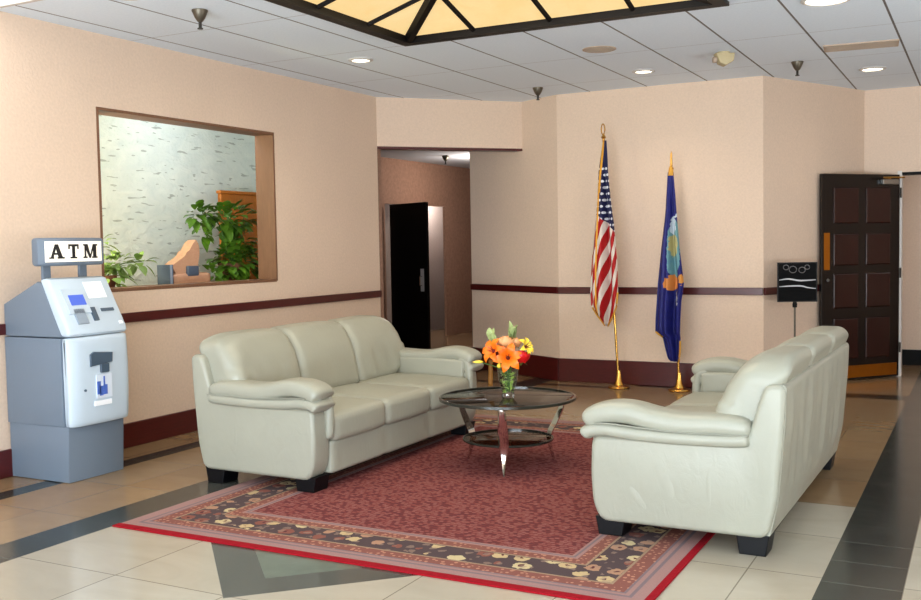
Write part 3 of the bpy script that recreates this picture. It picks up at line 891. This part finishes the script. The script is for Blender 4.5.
flower('strap_leaf', 'brown strap leaf drooping over the left of the vase', 'foliage', (VX, VY, VZ+.16), strap, stem=False)

# ------------------------------------------------------------------ cash machine
t = thing('cash_machine', 'grey freestanding cash machine with a lit sign against the left wall', 'cash machine', (-5.10, 4.405, 0), 0)
hw = .243
bm = bmesh.new()
prism(bm, [(-.305, 0.003), (.205, .003), (.222, .345), (-.305, .345)], 'y', -.218, .218, .006, 2)
link('base_cabinet', bm, 'atm_base', t, 40)
bm = bmesh.new()
prism(bm, [(-.31, .345), (.188, .345), (.188, .882), (-.31, .882)], 'y', -.226, hw-.012, .006, 2)
link('cabinet', bm, 'atm_slate', t, 40)
bm = bmesh.new()
prism(bm, [(-.31, .888), (.20, .888), (.035, 1.215), (.0, 1.225), (-.31, 1.085)], 'y', -.222, hw-.004, .008, 2)
link('head', bm, 'atm_slate', t, 40)
# lower door with a gently bowed front
bm = rbox(.075, .462, .545, .018, 14, lambda p: (p.x+.2225+(.016*(1-(p.y/.231)**2)-.010*((p.z)/.27)**2-(.014*max(0, (-p.y-.17)/.06) if p.y < -.17 else 0) if p.x > 0 else 0), p.y*(1-.02*max(0, -p.z/.27))+.011, p.z+.6125))
dr = link('lower_door', bm, 'atm_light', t, 50)
link('dispenser_slot', prism(bmesh.new(), [(-.085, .70), (.085, .715), (.09, .775), (-.06, .79), (-.085, .775)], 'x', .27, .284, .004, 2), 'atm_dark', dr)
link('slot_tongue', B(.27, .288, -.01, .055, .655, .71, bevel=.004), 'atm_dark', dr)
link('sticker', B(.27, .2825, -.045, .075, .50, .645), 'sticker', dr)
bm = bmesh.new()
for (y, z, w, h_) in ((-.03, .565, .014, .04), (-.012, .545, .014, .03), (.02, .55, .016, .03), (.012, .605, .006, .028)): box(bm, .2815, .2845, y-w, y+w, z-h_, z+h_)
link('sticker_emblem', bm, 'sticker_blue', dr)
link('label_strip', B(.27, .2815, -.06, .07, .455, .485), 'card_white', dr)
bm = lathe(bmesh.new(), [(0, 0), (.008, 0), (.008, .01), (0, .01)], 12)
bmesh.ops.rotate(bm, verts=bm.verts, cent=(0, 0, 0), matrix=Matrix.Rotation(PI/2, 3, 'Y')); bmesh.ops.translate(bm, verts=bm.verts, vec=(.266, -.125, .56))
link('lock', bm, 'atm_dark', dr)
# sloped console
bm = bmesh.new()
cons = [(.17, .890), (.245, .890), (.258, .905), (.252, .935), (.09, 1.235), (.06, 1.245), (.015, 1.235)]
prism(bm, cons, 'y', -.218, hw, .02, 3)
cn = link('console', bm, 'atm_light', t, 40)
A0 = Vector((.252, 0, .935)); A1 = Vector((.09, 0, 1.235)); U = (A1-A0).normalized(); Nn = Vector((U.z, 0, -U.x))
def on_console(name, y0, y1, a, b, m, proud=.004, parent=None):
    bm = bmesh.new(); vs = []
    for h_ in (-.004, proud):
        for y, u in ((y0, a), (y1, a), (y1, b), (y0, b)):
            p = A0+U*u+Nn*h_; vs.append(bm.verts.new((p.x, y, p.z)))
    bm.faces.new(vs[:4]); bm.faces.new(vs[4:])
    for i in range(4): bm.faces.new((vs[i], vs[(i+1) % 4], vs[4+(i+1) % 4], vs[4+i]))
    return link(name, bm, m, parent or cn)
sc = on_console('screen_surround', -.165, .0, .10, .265, 'atm_light', .010)
on_console('screen', -.13, -.015, .155, .225, 'screen_blue', .012, sc)
on_console('label_card', .03, .175, .20, .315, 'card_white', .003)
on_console('keypad', -.13, -.05, .03, .13, 'atm_key', .010)
on_console('card_slot', .0, .035, .045, .135, 'atm_dark', .012)
on_console('receipt_slot', .085, .185, .105, .125, 'atm_dark', .006)
on_console('status_light', .185, .215, .01, .03, 'card_white', .004)
# sign on two posts
link('sign_post', B(-.02, .0, -.175, -.115, 1.19, 1.35, bevel=.004), 'atm_slate', t)
link('sign_post', B(-.02, .0, .105, .165, 1.19, 1.35, bevel=.004), 'atm_slate', t)
yy = [(-.245, .0), (-.225, -.03), (.235, -.03), (.25, .0), (.25, .045), (.235, .075), (0, .092), (-.21, .075), (-.245, .045)]
bm = prism(bmesh.new(), [(x, y) for y, x in yy], 'z', 1.318, 1.49, .02, 3)
sg = link('sign_box', bm, 'atm_slate', t, 40)
def fx(y): return .0915-.0165*(y/.22)**2      # front face of the sign bows slightly
bm = bmesh.new(); n = 16
lo = []; hi = []; lo2 = []; hi2 = []
for i in range(n+1):
    y = -.215+.43*i/n
    lo.append(bm.verts.new((fx(y)+.004, y, 1.342))); hi.append(bm.verts.new((fx(y)+.004, y, 1.468)))
    lo2.append(bm.verts.new((fx(y)-.006, y, 1.342))); hi2.append(bm.verts.new((fx(y)-.006, y, 1.468)))
for i in range(n):
    bm.faces.new((lo[i], lo[i+1], hi[i+1], hi[i])); bm.faces.new((lo2[i], hi2[i], hi2[i+1], lo2[i+1]))
    bm.faces.new((hi[i], hi[i+1], hi2[i+1], hi2[i])); bm.faces.new((lo[i], lo2[i], lo2[i+1], lo[i+1]))
bm.faces.new((lo[0], hi[0], hi2[0], lo2[0])); bm.faces.new((lo[n], lo2[n], hi2[n], hi[n]))
sf = link('sign_face', bm, 'sign_face', sg, 40)
def letter(name, strokes):
    bm = bmesh.new()
    for pts in strokes:
        a = bm.faces.new([bm.verts.new((fx(y)+.0045, y, z)) for y, z in pts])
        r = bmesh.ops.extrude_face_region(bm, geom=[a])
        bmesh.ops.translate(bm, verts=[v for v in r['geom'] if isinstance(v, bmesh.types.BMVert)], vec=(.0025, 0, 0))
    link(name, bm, 'ink_black', sf)
zb, zt = 1.362, 1.45
def slab(y0, y1, z0, z1): return [(y0, z0), (y1, z0), (y1, z1), (y0, z1)]
# thick slab-serif letters
a0 = -.195
letter('letter_a', [[(a0+.008, zb), (a0+.026, zb), (a0+.056, zt), (a0+.040, zt)], [(a0+.066, zb), (a0+.096, zb), (a0+.062, zt), (a0+.038, zt)], slab(a0+.028, a0+.074, zb+.024, zb+.036), slab(a0, a0+.034, zb, zb+.010), slab(a0+.056, a0+.106, zb, zb+.010)])
a0 = -.06
letter('letter_t', [slab(a0, a0+.078, zt-.013, zt), slab(a0+.028, a0+.050, zb, zt), slab(a0+.014, a0+.064, zb, zb+.010), slab(a0, a0+.010, zt-.03, zt), slab(a0+.068, a0+.078, zt-.03, zt)])
a0 = .055
letter('letter_m', [slab(a0+.010, a0+.022, zb, zt), slab(a0+.082, a0+.110, zb, zt), [(a0+.050, zb), (a0+.064, zb), (a0+.036, zt), (a0+.004, zt)], [(a0+.050, zb), (a0+.060, zb), (a0+.096, zt), (a0+.082, zt)], slab(a0, a0+.032, zb, zb+.010), slab(a0+.072, a0+.12, zb, zb+.010), slab(a0+.082, a0+.12, zt-.010, zt), slab(a0, a0+.03, zt-.010, zt)])

# ------------------------------------------------------------------ flags
def interp(rows, z):
    for (za, la, ra), (zb_, lb, rb) in zip(rows, rows[1:]):
        if za >= z >= zb_:
            f = (za-z)/(za-zb_); return la+(lb-la)*f, ra+(rb-ra)*f
    return rows[-1][1:]
def flag(kind, label, loc, lean, top, rows, clothlabel, matname, fr):
    t = thing('flag_on_stand', label, 'flag', loc, 0)
    def on_pole(z): return lean*z/top
    link('stand', lathe(bmesh.new(), [(0, 0), (.10, 0), (.105, .008), (.10, .018), (.05, .03), (.032, .07), (.024, .13), (.02, .17), (.0, .17)], 28), 'brass', t, 40)
    zt_ = rows[0][0]
    link('pole', tube(bmesh.new(), [(0, 0, .02), (on_pole(zt_+.03), 0, zt_+.03)], .012, 12), 'brass', t, 50)
    bm = bmesh.new()
    z0 = zt_+.02; xx = on_pole(z0)
    lathe(bm, [(0, 0), (.018, 0), (.024, .015), (.012, .03), (.01, .045)], 14, center=(xx, 0, z0))
    if kind == 'loop':
        tube(bm, [(xx+.018*math.sin(a)*1.0-.004, 0, z0+.09-.05*math.cos(a)) for a in [i*2*PI/16 for i in range(17)]], .006, 6)
    else:
        prism(bm, [(xx-.012, z0+.04), (xx+.012, z0+.04), (xx+.008, z0+.15), (xx, z0+.18), (xx-.008, z0+.15)], 'y', -.006, .006, .002, 1)
    link('finial', bm, 'brass', t, 40)
    # cloth: gathered at the top, folds deepening downward
    bm = bmesh.new(); nz, nx = 70, 36
    uvl = bm.loops.layers.uv.new('cloth')
    zl = rows[-1][0]; grid = []
    for i in range(nz+1):
        z = zt_+(zl-zt_)*i/nz; l, r = interp(rows, z); row = []
        for j in range(nx+1):
            u = j/nx; x = l+(r-l)*u; w = (r-l)
            dp = min(1, i/18)*w*(.20*math.sin(u*2*PI*1.6+.5+z*.7)+.09*math.sin(u*2*PI*3.3+z*1.1))
            row.append((bm.verts.new((x, -.017-abs(w)*.34*min(1, i/12)+dp, z)), (x, zt_-z)))
        grid.append(row)
    for i in range(nz):
        for j in range(nx):
            q = (grid[i][j], grid[i+1][j], grid[i+1][j+1], grid[i][j+1])
            f = bm.faces.new([k[0] for k in q])
            for lp, k in zip(f.loops, q): lp[uvl].uv = k[1]
    edges = ([r[0][0].co.copy() for r in grid], [r[nx][0].co.copy() for r in grid])
    c = link('flag_cloth', bm, matname, t, 180); c['label'] = clothlabel
    md = c.modifiers.new('thick', 'SOLIDIFY'); md.thickness = .003
    L_ = [tuple(me_) for me_ in edges[0]]; R_ = [tuple(me_) for me_ in edges[1]]
    for pts, (hi_, lo_) in ((L_, fr[0]), (R_, fr[1])):
        sel = [p for p in pts if lo_ <= p[2] <= hi_]
        if len(sel) > 2: link('fringe', tube(bmesh.new(), sel, .009, 6), 'fringe_gold', t, 180)
    return t, c, rows, zt_
rows1 = [(2.379, -.132, -.096), (2.102, -.170, -.069), (1.752, -.194, -.022), (1.575, -.211, .011), (1.222, -.250, .053), (.936, -.264, .060), (.794, -.255, .039), (.693, -.194, -.022), (.601, -.124, -.094)]
rows2 = [(2.047, -.093, -.040), (1.710, -.109, .001), (1.343, -.155, .042), (1.020, -.186, .092), (.849, -.197, .063), (.676, -.208, .052), (.552, -.209, .047), (.506, -.141, .042), (.382, -.113, .032), (.307, -.094, .022), (.279, -.065, .012)]
# striped flag: stars in a blue field above slanting stripes
t = NT('flag_stripes'); uv = t.n('ShaderNodeUVMap').outputs[0]; U_, V_, _z = t.xyz(uv)
p = t.m('FRACT', t.m('ADD', t.m('ADD', t.m('DIVIDE', U_, .085), t.m('DIVIDE', V_, .30)), 10.2))
red_ = t.m('LESS_THAN', p, .54)
c = t.mix(red_, lin((214, 202, 190)), lin((164, 16, 20)))
canton = t.m('LESS_THAN', t.m('ADD', V_, t.m('MULTIPLY', U_, -.9)), .86)
su = t.m('SUBTRACT', t.m('FRACT', t.m('ADD', t.m('DIVIDE', U_, .036), t.m('MULTIPLY', t.m('FLOOR', t.m('DIVIDE', V_, .06)), .5))), .5)
sv = t.m('SUBTRACT', t.m('FRACT', t.m('DIVIDE', V_, .06)), .5)
rad = t.m('SQRT', t.m('ADD', t.m('POWER', t.m('MULTIPLY', su, .036), 2.0), t.m('POWER', t.m('MULTIPLY', sv, .06), 2.0)))
star = t.m('MULTIPLY', t.m('LESS_THAN', rad, .0125), t.m('GREATER_THAN', V_, .26))
c = t.mix(canton, c, t.mix(star, lin((26, 28, 66)), lin((214, 214, 220))))
gold = lin((206, 146, 40))
gx = t.m('SUBTRACT', U_, t.m('ADD', -.128, t.m('MULTIPLY', V_, -.05)))
gl = t.m('MULTIPLY', t.m('LESS_THAN', t.m('ABSOLUTE', gx), .011), t.m('LESS_THAN', V_, .5))
c = t.mix(gl, c, gold)
gx2 = t.m('ABSOLUTE', t.m('SUBTRACT', U_, t.m('ADD', -.158, t.m('MULTIPLY', t.m('SUBTRACT', V_, .5), -.012))))
c = t.mix(t.m('MULTIPLY', t.m('LESS_THAN', gx2, .008), t.m('GREATER_THAN', V_, .5)), c, gold)
low1 = t.m('LESS_THAN', t.m('ADD', t.m('MULTIPLY', U_, -1.43), t.m('MULTIPLY', V_, -1.0)), -1.57)
t.set(c, .6, spec=.3); M['flag_stripes'] = t.mat
# blue flag with a shield-like emblem
t = NT('flag_blue'); uv = t.n('ShaderNodeUVMap').outputs[0]; U_, V_, _z = t.xyz(uv)
uw = t.noise(22, 3, uv); uw2 = t.noise(17, 3, t.scale(uv, (1, 1.3, 1)))
U_ = t.m('ADD', U_, t.m('MULTIPLY', t.m('SUBTRACT', uw, .5), .05)); V_ = t.m('ADD', V_, t.m('MULTIPLY', t.m('SUBTRACT', uw2, .5), .12))
def ell(cx, cv, rx, rv):
    return t.m('LESS_THAN', t.m('ADD', t.m('POWER', t.m('DIVIDE', t.m('SUBTRACT', U_, cx), rx), 2.0), t.m('POWER', t.m('DIVIDE', t.m('SUBTRACT', V_, cv), rv), 2.0)), 1.0)
nz_ = t.noise(16, 3, uv)
c = t.mix(nz_, lin((18, 20, 82)), lin((30, 34, 118)))
c = t.mix(ell(-.016, .72, .062, .28), c, t.mix(t.noise(14, 3, uv, .6), lin((70, 120, 150)), lin((120, 160, 150))))
c = t.mix(ell(-.022, .68, .045, .10), c, lin((168, 160, 110)))
c = t.mix(ell(-.03, .50, .026, .085), c, lin((188, 198, 206)))
c = t.mix(ell(.0, .41, .020, .03), c, lin((200, 208, 214)))
c = t.mix(ell(-.045, 1.03, .062, .065), c, lin((206, 128, 62)))
c = t.mix(ell(.062, .99, .03, .05), c, lin((206, 140, 66)))
c = t.mix(ell(.004, 1.17, .014, .05), c, lin((206, 206, 206)))
t.set(c, .55, spec=.35); M['flag_blue'] = t.mat
simple('fringe_gold', (206, 148, 44), .6, nscale=60, namt=.3)
f1, c1, r1, _ = flag('loop', 'striped flag with stars hanging from a brass pole against the back wall', (-3.12, 9.2, 0), -.135, 2.47, rows1, 'red and white striped cloth with dark blue starred corner', 'flag_stripes', ((.80, .5), (.94, .5)))
f2, c2, r2, _ = flag('spear', 'dark blue flag with an emblem on a brass pole behind the right sofa', (-2.535, 9.22, 0), -.065, 2.14, rows2, 'dark blue cloth with pale emblem', 'flag_blue', ((.57, .50), (.50, .2)))
# gold sleeve at the top of the blue flag
link('sleeve', lathe(bmesh.new(), [(.028, -.02), (.022, .03), (.012, .07)], 14, center=(-.064, -.008, 2.035), close=False), 'fringe_gold', f2, 180)

# ------------------------------------------------------------------ sign stand
t = thing('sign_stand', 'black sign panel on a slim pole stand between flag wall and door', 'sign', (-1.5, 9.46, 0), .35)
link('base', lathe(bmesh.new(), [(0, 0), (.14, 0), (.145, .008), (.13, .02), (.02, .03), (0, .03)], 28), 'black_matte', t, 40)
link('pole', tube(bmesh.new(), [(-.03, 0, .02), (-.03, 0, .80)], .009, 10), 'sprinkler_metal', t, 50)
link('clamp', lathe(bmesh.new(), [(0, 0), (.02, 0), (.022, .03), (.016, .05), (0, .05)], 12, center=(-.03, 0, .785)), 'black_matte', t, 40)
bd = link('sign_panel', B(-.185, .165, -.012, .012, .835, 1.195, bevel=.003), 'black_gloss', t)
tt = NT('sign_picture'); o_ = tt.coord(); n_ = tt.noise(6, 3, tt.scale(o_, (1, 1, 2.5)), .5, 1.5)
X, Y, Z = tt.xyz(o_)
tt.set(tt.mix(n_, lin((2, 2, 3)), lin((8, 8, 8))), .4, spec=.05); M['sign_picture'] = tt.mat
simple('picture_white', (190, 190, 194), .5); simple('picture_grey', (104, 100, 100), .5)
pc = link('picture', B(-.175, .155, -.0150, -.0115, .845, 1.185), 'sign_picture', bd)
def streaks(pts, w):
    bm = bmesh.new(); prev = None
    for i, (x, z) in enumerate(pts):
        ww = w*(.4+.6*math.sin(PI*i/(len(pts)-1)))
        row = [bm.verts.new((x, -.0158, z-ww)), bm.verts.new((x, -.0158, z+ww))]
        if prev: bm.faces.new((prev[0], row[0], row[1], prev[1]))
        prev = row
    return bm
link('picture_line', streaks(spline([(-.17, 1.035), (-.09, 1.045), (0, 1.03), (.06, 1.03), (.15, 1.035)], 20), .007), 'picture_white', pc)
link('picture_line', streaks(spline([(-.17, .975), (-.09, .98), (.02, .98), (.08, .965), (.15, .955)], 20), .006), 'picture_white', pc)
for (cx, cz, r) in ((-.05, 1.13, .03), (.03, 1.125, .026), (.075, 1.15, .02), (-.11, 1.15, .022)):
    link('picture_ring', tube(bmesh.new(), [(cx+r*math.cos(a)*1.1, -.0158, cz+r*math.sin(a)) for a in [i*2*PI/14 for i in range(15)]], .0035, 5), 'picture_grey', pc)

# ------------------------------------------------------------------ planter alcove contents
def bush(name, label, loc, pot, clumps, m, size, stems, pr=.11, ph=.16):
    t = thing(name, label, 'plant', loc)
    if pot:
        link('pot', lathe(bmesh.new(), [(0, 0), (pr*.75, 0), (pr, ph), (pr*1.05, ph), (pr*1.05, ph+.02), (pr*.9, ph+.02), (pr*.88, ph-.01), (0, ph-.01)], 24, close=False), 'terracotta', t, 40)
    bm = bmesh.new()
    for (c, r, n) in clumps:
        for i in range(n):
            d = Vector((rnd(-1, 1), rnd(-1, 1), rnd(-1, 1)))
            while d.length > 1 or d.length < .2: d = Vector((rnd(-1, 1), rnd(-1, 1), rnd(-1, 1)))
            p = Vector(c)+Vector((d.x*r[0], d.y*r[1], d.z*r[2]))
            leaf(bm, p, d+Vector((.4, 0, rnd(-.2, .5))), size*rnd(.7, 1.25), size*rnd(.55, .8), .35)
    for v in bm.verts: v.co.z = max(v.co.z, .012)
    link('foliage', bm, m, t, 180)
    bm = bmesh.new()
    for pts in stems: tube(bm, spline(pts, 12), .007, 6, .004)
    link('stems', bm, 'stem_green', t, 180)
    return t
bush('potted_plant', 'large bushy green plant in front of the orange board in the alcove', (-5.98, 6.98, 1.10), True,
     [((0, .02, .58), (.14, .26, .13), 110), ((0, -.36, .60), (.07, .13, .08), 42), ((.02, -.36, .48), (.03, .04, .10), 10), ((.02, .08, .2), (.16, .27, .16), 190), ((0, .10, .38), (.1, .16, .12), 44), ((.04, -.22, .10), (.09, .12, .06), 26)],
     'leaf_dark', .105, [[(0, 0, .15), (0, .05, .4), (0, .0, .62)], [(0, 0, .15), (.02, -.15, .5), (0, -.33, .63)], [(0, .02, .15), (.02, .12, .4), (.0, .2, .6)]])
bush('trailing_plant', 'small light green ivy at the left end of the alcove', (-5.86, 5.42, 1.10), True,
     [((0, .10, .22), (.08, .15, .06), 46), ((0, .36, .21), (.05, .08, .035), 14), ((0, .02, .12), (.1, .18, .09), 40), ((.05, -.08, .36), (.05, .08, .08), 10)],
     'leaf_pale', .085, [[(0, 0, .1), (0, .15, .2), (0, .38, .22)], [(0, 0, .1), (.03, -.05, .25), (.05, -.08, .38)]], .08, .1)
t = thing('wooden_board', 'upright orange wood board behind the large alcove plant', 'board', (-6.3, 7.62, 1.10))
bm = B(-.02, .02, -.40, .45, 0, .82, bevel=.006)
link('board', bm, 'orange_board', t)
link('cap', B(-.03, .03, -.41, .46, .82, .85, bevel=.006), 'orange_board', t)
t = thing('carved_ornament', 'peach wooden ornament with a pointed crest on the alcove sill', 'ornament', (-5.92, 6.36, 1.10))
bm = bmesh.new()
prism(bm, spline([(-.24, .16), (-.20, .19), (-.05, .27), (.03, .36), (.075, .385), (.10, .30), (.09, .22), (.07, .14), (.1, .10), (.04, .09), (-.08, .10), (-.13, .05), (-.17, .11)], 52), 'x', -.05, .05, .014, 3)
link('crest', bm, 'driftwood', t, 50)
link('plinth', rbox(.14, .44, .11, .03, 8, lambda p: (p.x, p.y-.0, p.z+.056)), 'driftwood', t, 180)
link('inlay', B(.045, .078, -.07, .06, .085, .17, bevel=.01), 'ornament_blue', t, 40)
t = thing('small_book', 'thin blue-grey book upright beside the peach ornament', 'book', (-5.9, 6.085, 1.10), .15)
link('cover', B(-.06, .06, -.024, -.019, .002, .185), 'ornament_blue', t)
link('cover', B(-.06, .06, .019, .024, .002, .185), 'ornament_blue', t)
link('pages', B(-.056, .056, -.019, .019, .004, .181), 'ornament_pale', t)

# ------------------------------------------------------------------ light
def area(name, loc, rot, sx, sy, power, col):
    l = bpy.data.lights.new(name, 'AREA'); l.shape = 'RECTANGLE'; l.size = sx; l.size_y = sy; l.energy = power; l.color = col
    o = bpy.data.objects.new(name, l); C.objects.link(o); o.location = loc; o.rotation_euler = rot; return o
def point(name, loc, power, col, r=.08):
    l = bpy.data.lights.new(name, 'POINT'); l.energy = power; l.color = col; l.shadow_soft_size = r
    o = bpy.data.objects.new(name, l); C.objects.link(o); o.location = loc; return o
def spot(name, loc, power, col, size=2.4, r=.06):
    l = bpy.data.lights.new(name, 'SPOT'); l.energy = power; l.color = col; l.spot_size = size; l.spot_blend = .8; l.shadow_soft_size = r
    o = bpy.data.objects.new(name, l); C.objects.link(o); o.location = loc; return o
area('daylight', (-.8, -3.15, 1.5), (PI/2, 0, 0), 7.2, 2.2, 170, (.84, .93, 1.0))
area('ceiling_fill', (-.8, -3.0, .5), (PI/2+math.radians(64), 0, 0), 7.2, .8, 1150, (.80, .91, 1.0))  # added upward fill that brightens the ceiling, standing in for bounced daylight
area('side_fill', (3.5, 4.5, .7), (0, PI/2+math.radians(66), 0), .8, 7.0, 230, (.82, .92, 1.0))  # added fill aimed up at the ceiling; the right wall has no window
warm = (1.0, .87, .72)
for x, y, e in ((-4.44, 6.81, 16), (-2.665, 8.6, 22), (-.895, 6.7, 16), (-.897, 9.62, 8), (-4.46, 4.36, 8)):
    spot('downlight_lamp', (x, y, CZ-.03), e, warm)
area('panel_lamp', (-4.98, 3.55, CZ-.02), (0, 0, 0), .58, 1.18, 5, (1, .97, .92))
area('lantern_lamp', ((SK[0]+SK[1])/2, (SK[2]+SK[3])/2, CZ+.02), (0, 0, 0), 1.9, 1.9, 45, (1, .88, .68))
point('alcove_lamp', (-5.95, 4.62, 1.95), 55, (1, .94, .60), .1)
point('alcove_fill', (-5.8, 6.6, 2.66), 13, (.80, .92, 1.0))
point('hall_lamp', (-6.2, 12.6, 2.35), 50, (1, .88, .76))
point('hall_room_lamp', (-7.75, 14.3, 2.1), 30, (1, .92, .86))
point('beyond_lamp', (1.2, 11.6, 2.2), 10, (1, .85, .78))

w = bpy.data.worlds.new('world'); S.world = w; w.use_nodes = True
w.node_tree.nodes['Background'].inputs[0].default_value = (.8, .88, 1, 1); w.node_tree.nodes['Background'].inputs[1].default_value = .3

# ------------------------------------------------------------------ camera
cam = bpy.data.cameras.new('camera'); co = bpy.data.objects.new('camera', cam); C.objects.link(co)
cam.sensor_width = 36; cam.lens = 1000/921*36; cam.clip_start = .05
yaw, pitch, roll = math.radians(27.7), math.radians(-3.12), math.radians(1.0)
f = Vector((-math.sin(yaw)*math.cos(pitch), math.cos(yaw)*math.cos(pitch), math.sin(pitch)))
r = Vector((math.cos(yaw), math.sin(yaw), 0)); u = r.cross(f)
r2 = r*math.cos(roll)-u*math.sin(roll); u2 = u*math.cos(roll)+r*math.sin(roll)
m = Matrix((r2, u2, -f)).transposed().to_4x4(); m.translation = Vector((0, 0, 1.40)); co.matrix_world = m
S.camera = co

vs = S.view_settings
vs.view_transform = 'Standard'; vs.look = 'None'; vs.gamma = 1; vs.use_curve_mapping = False; vs.exposure = 0.0
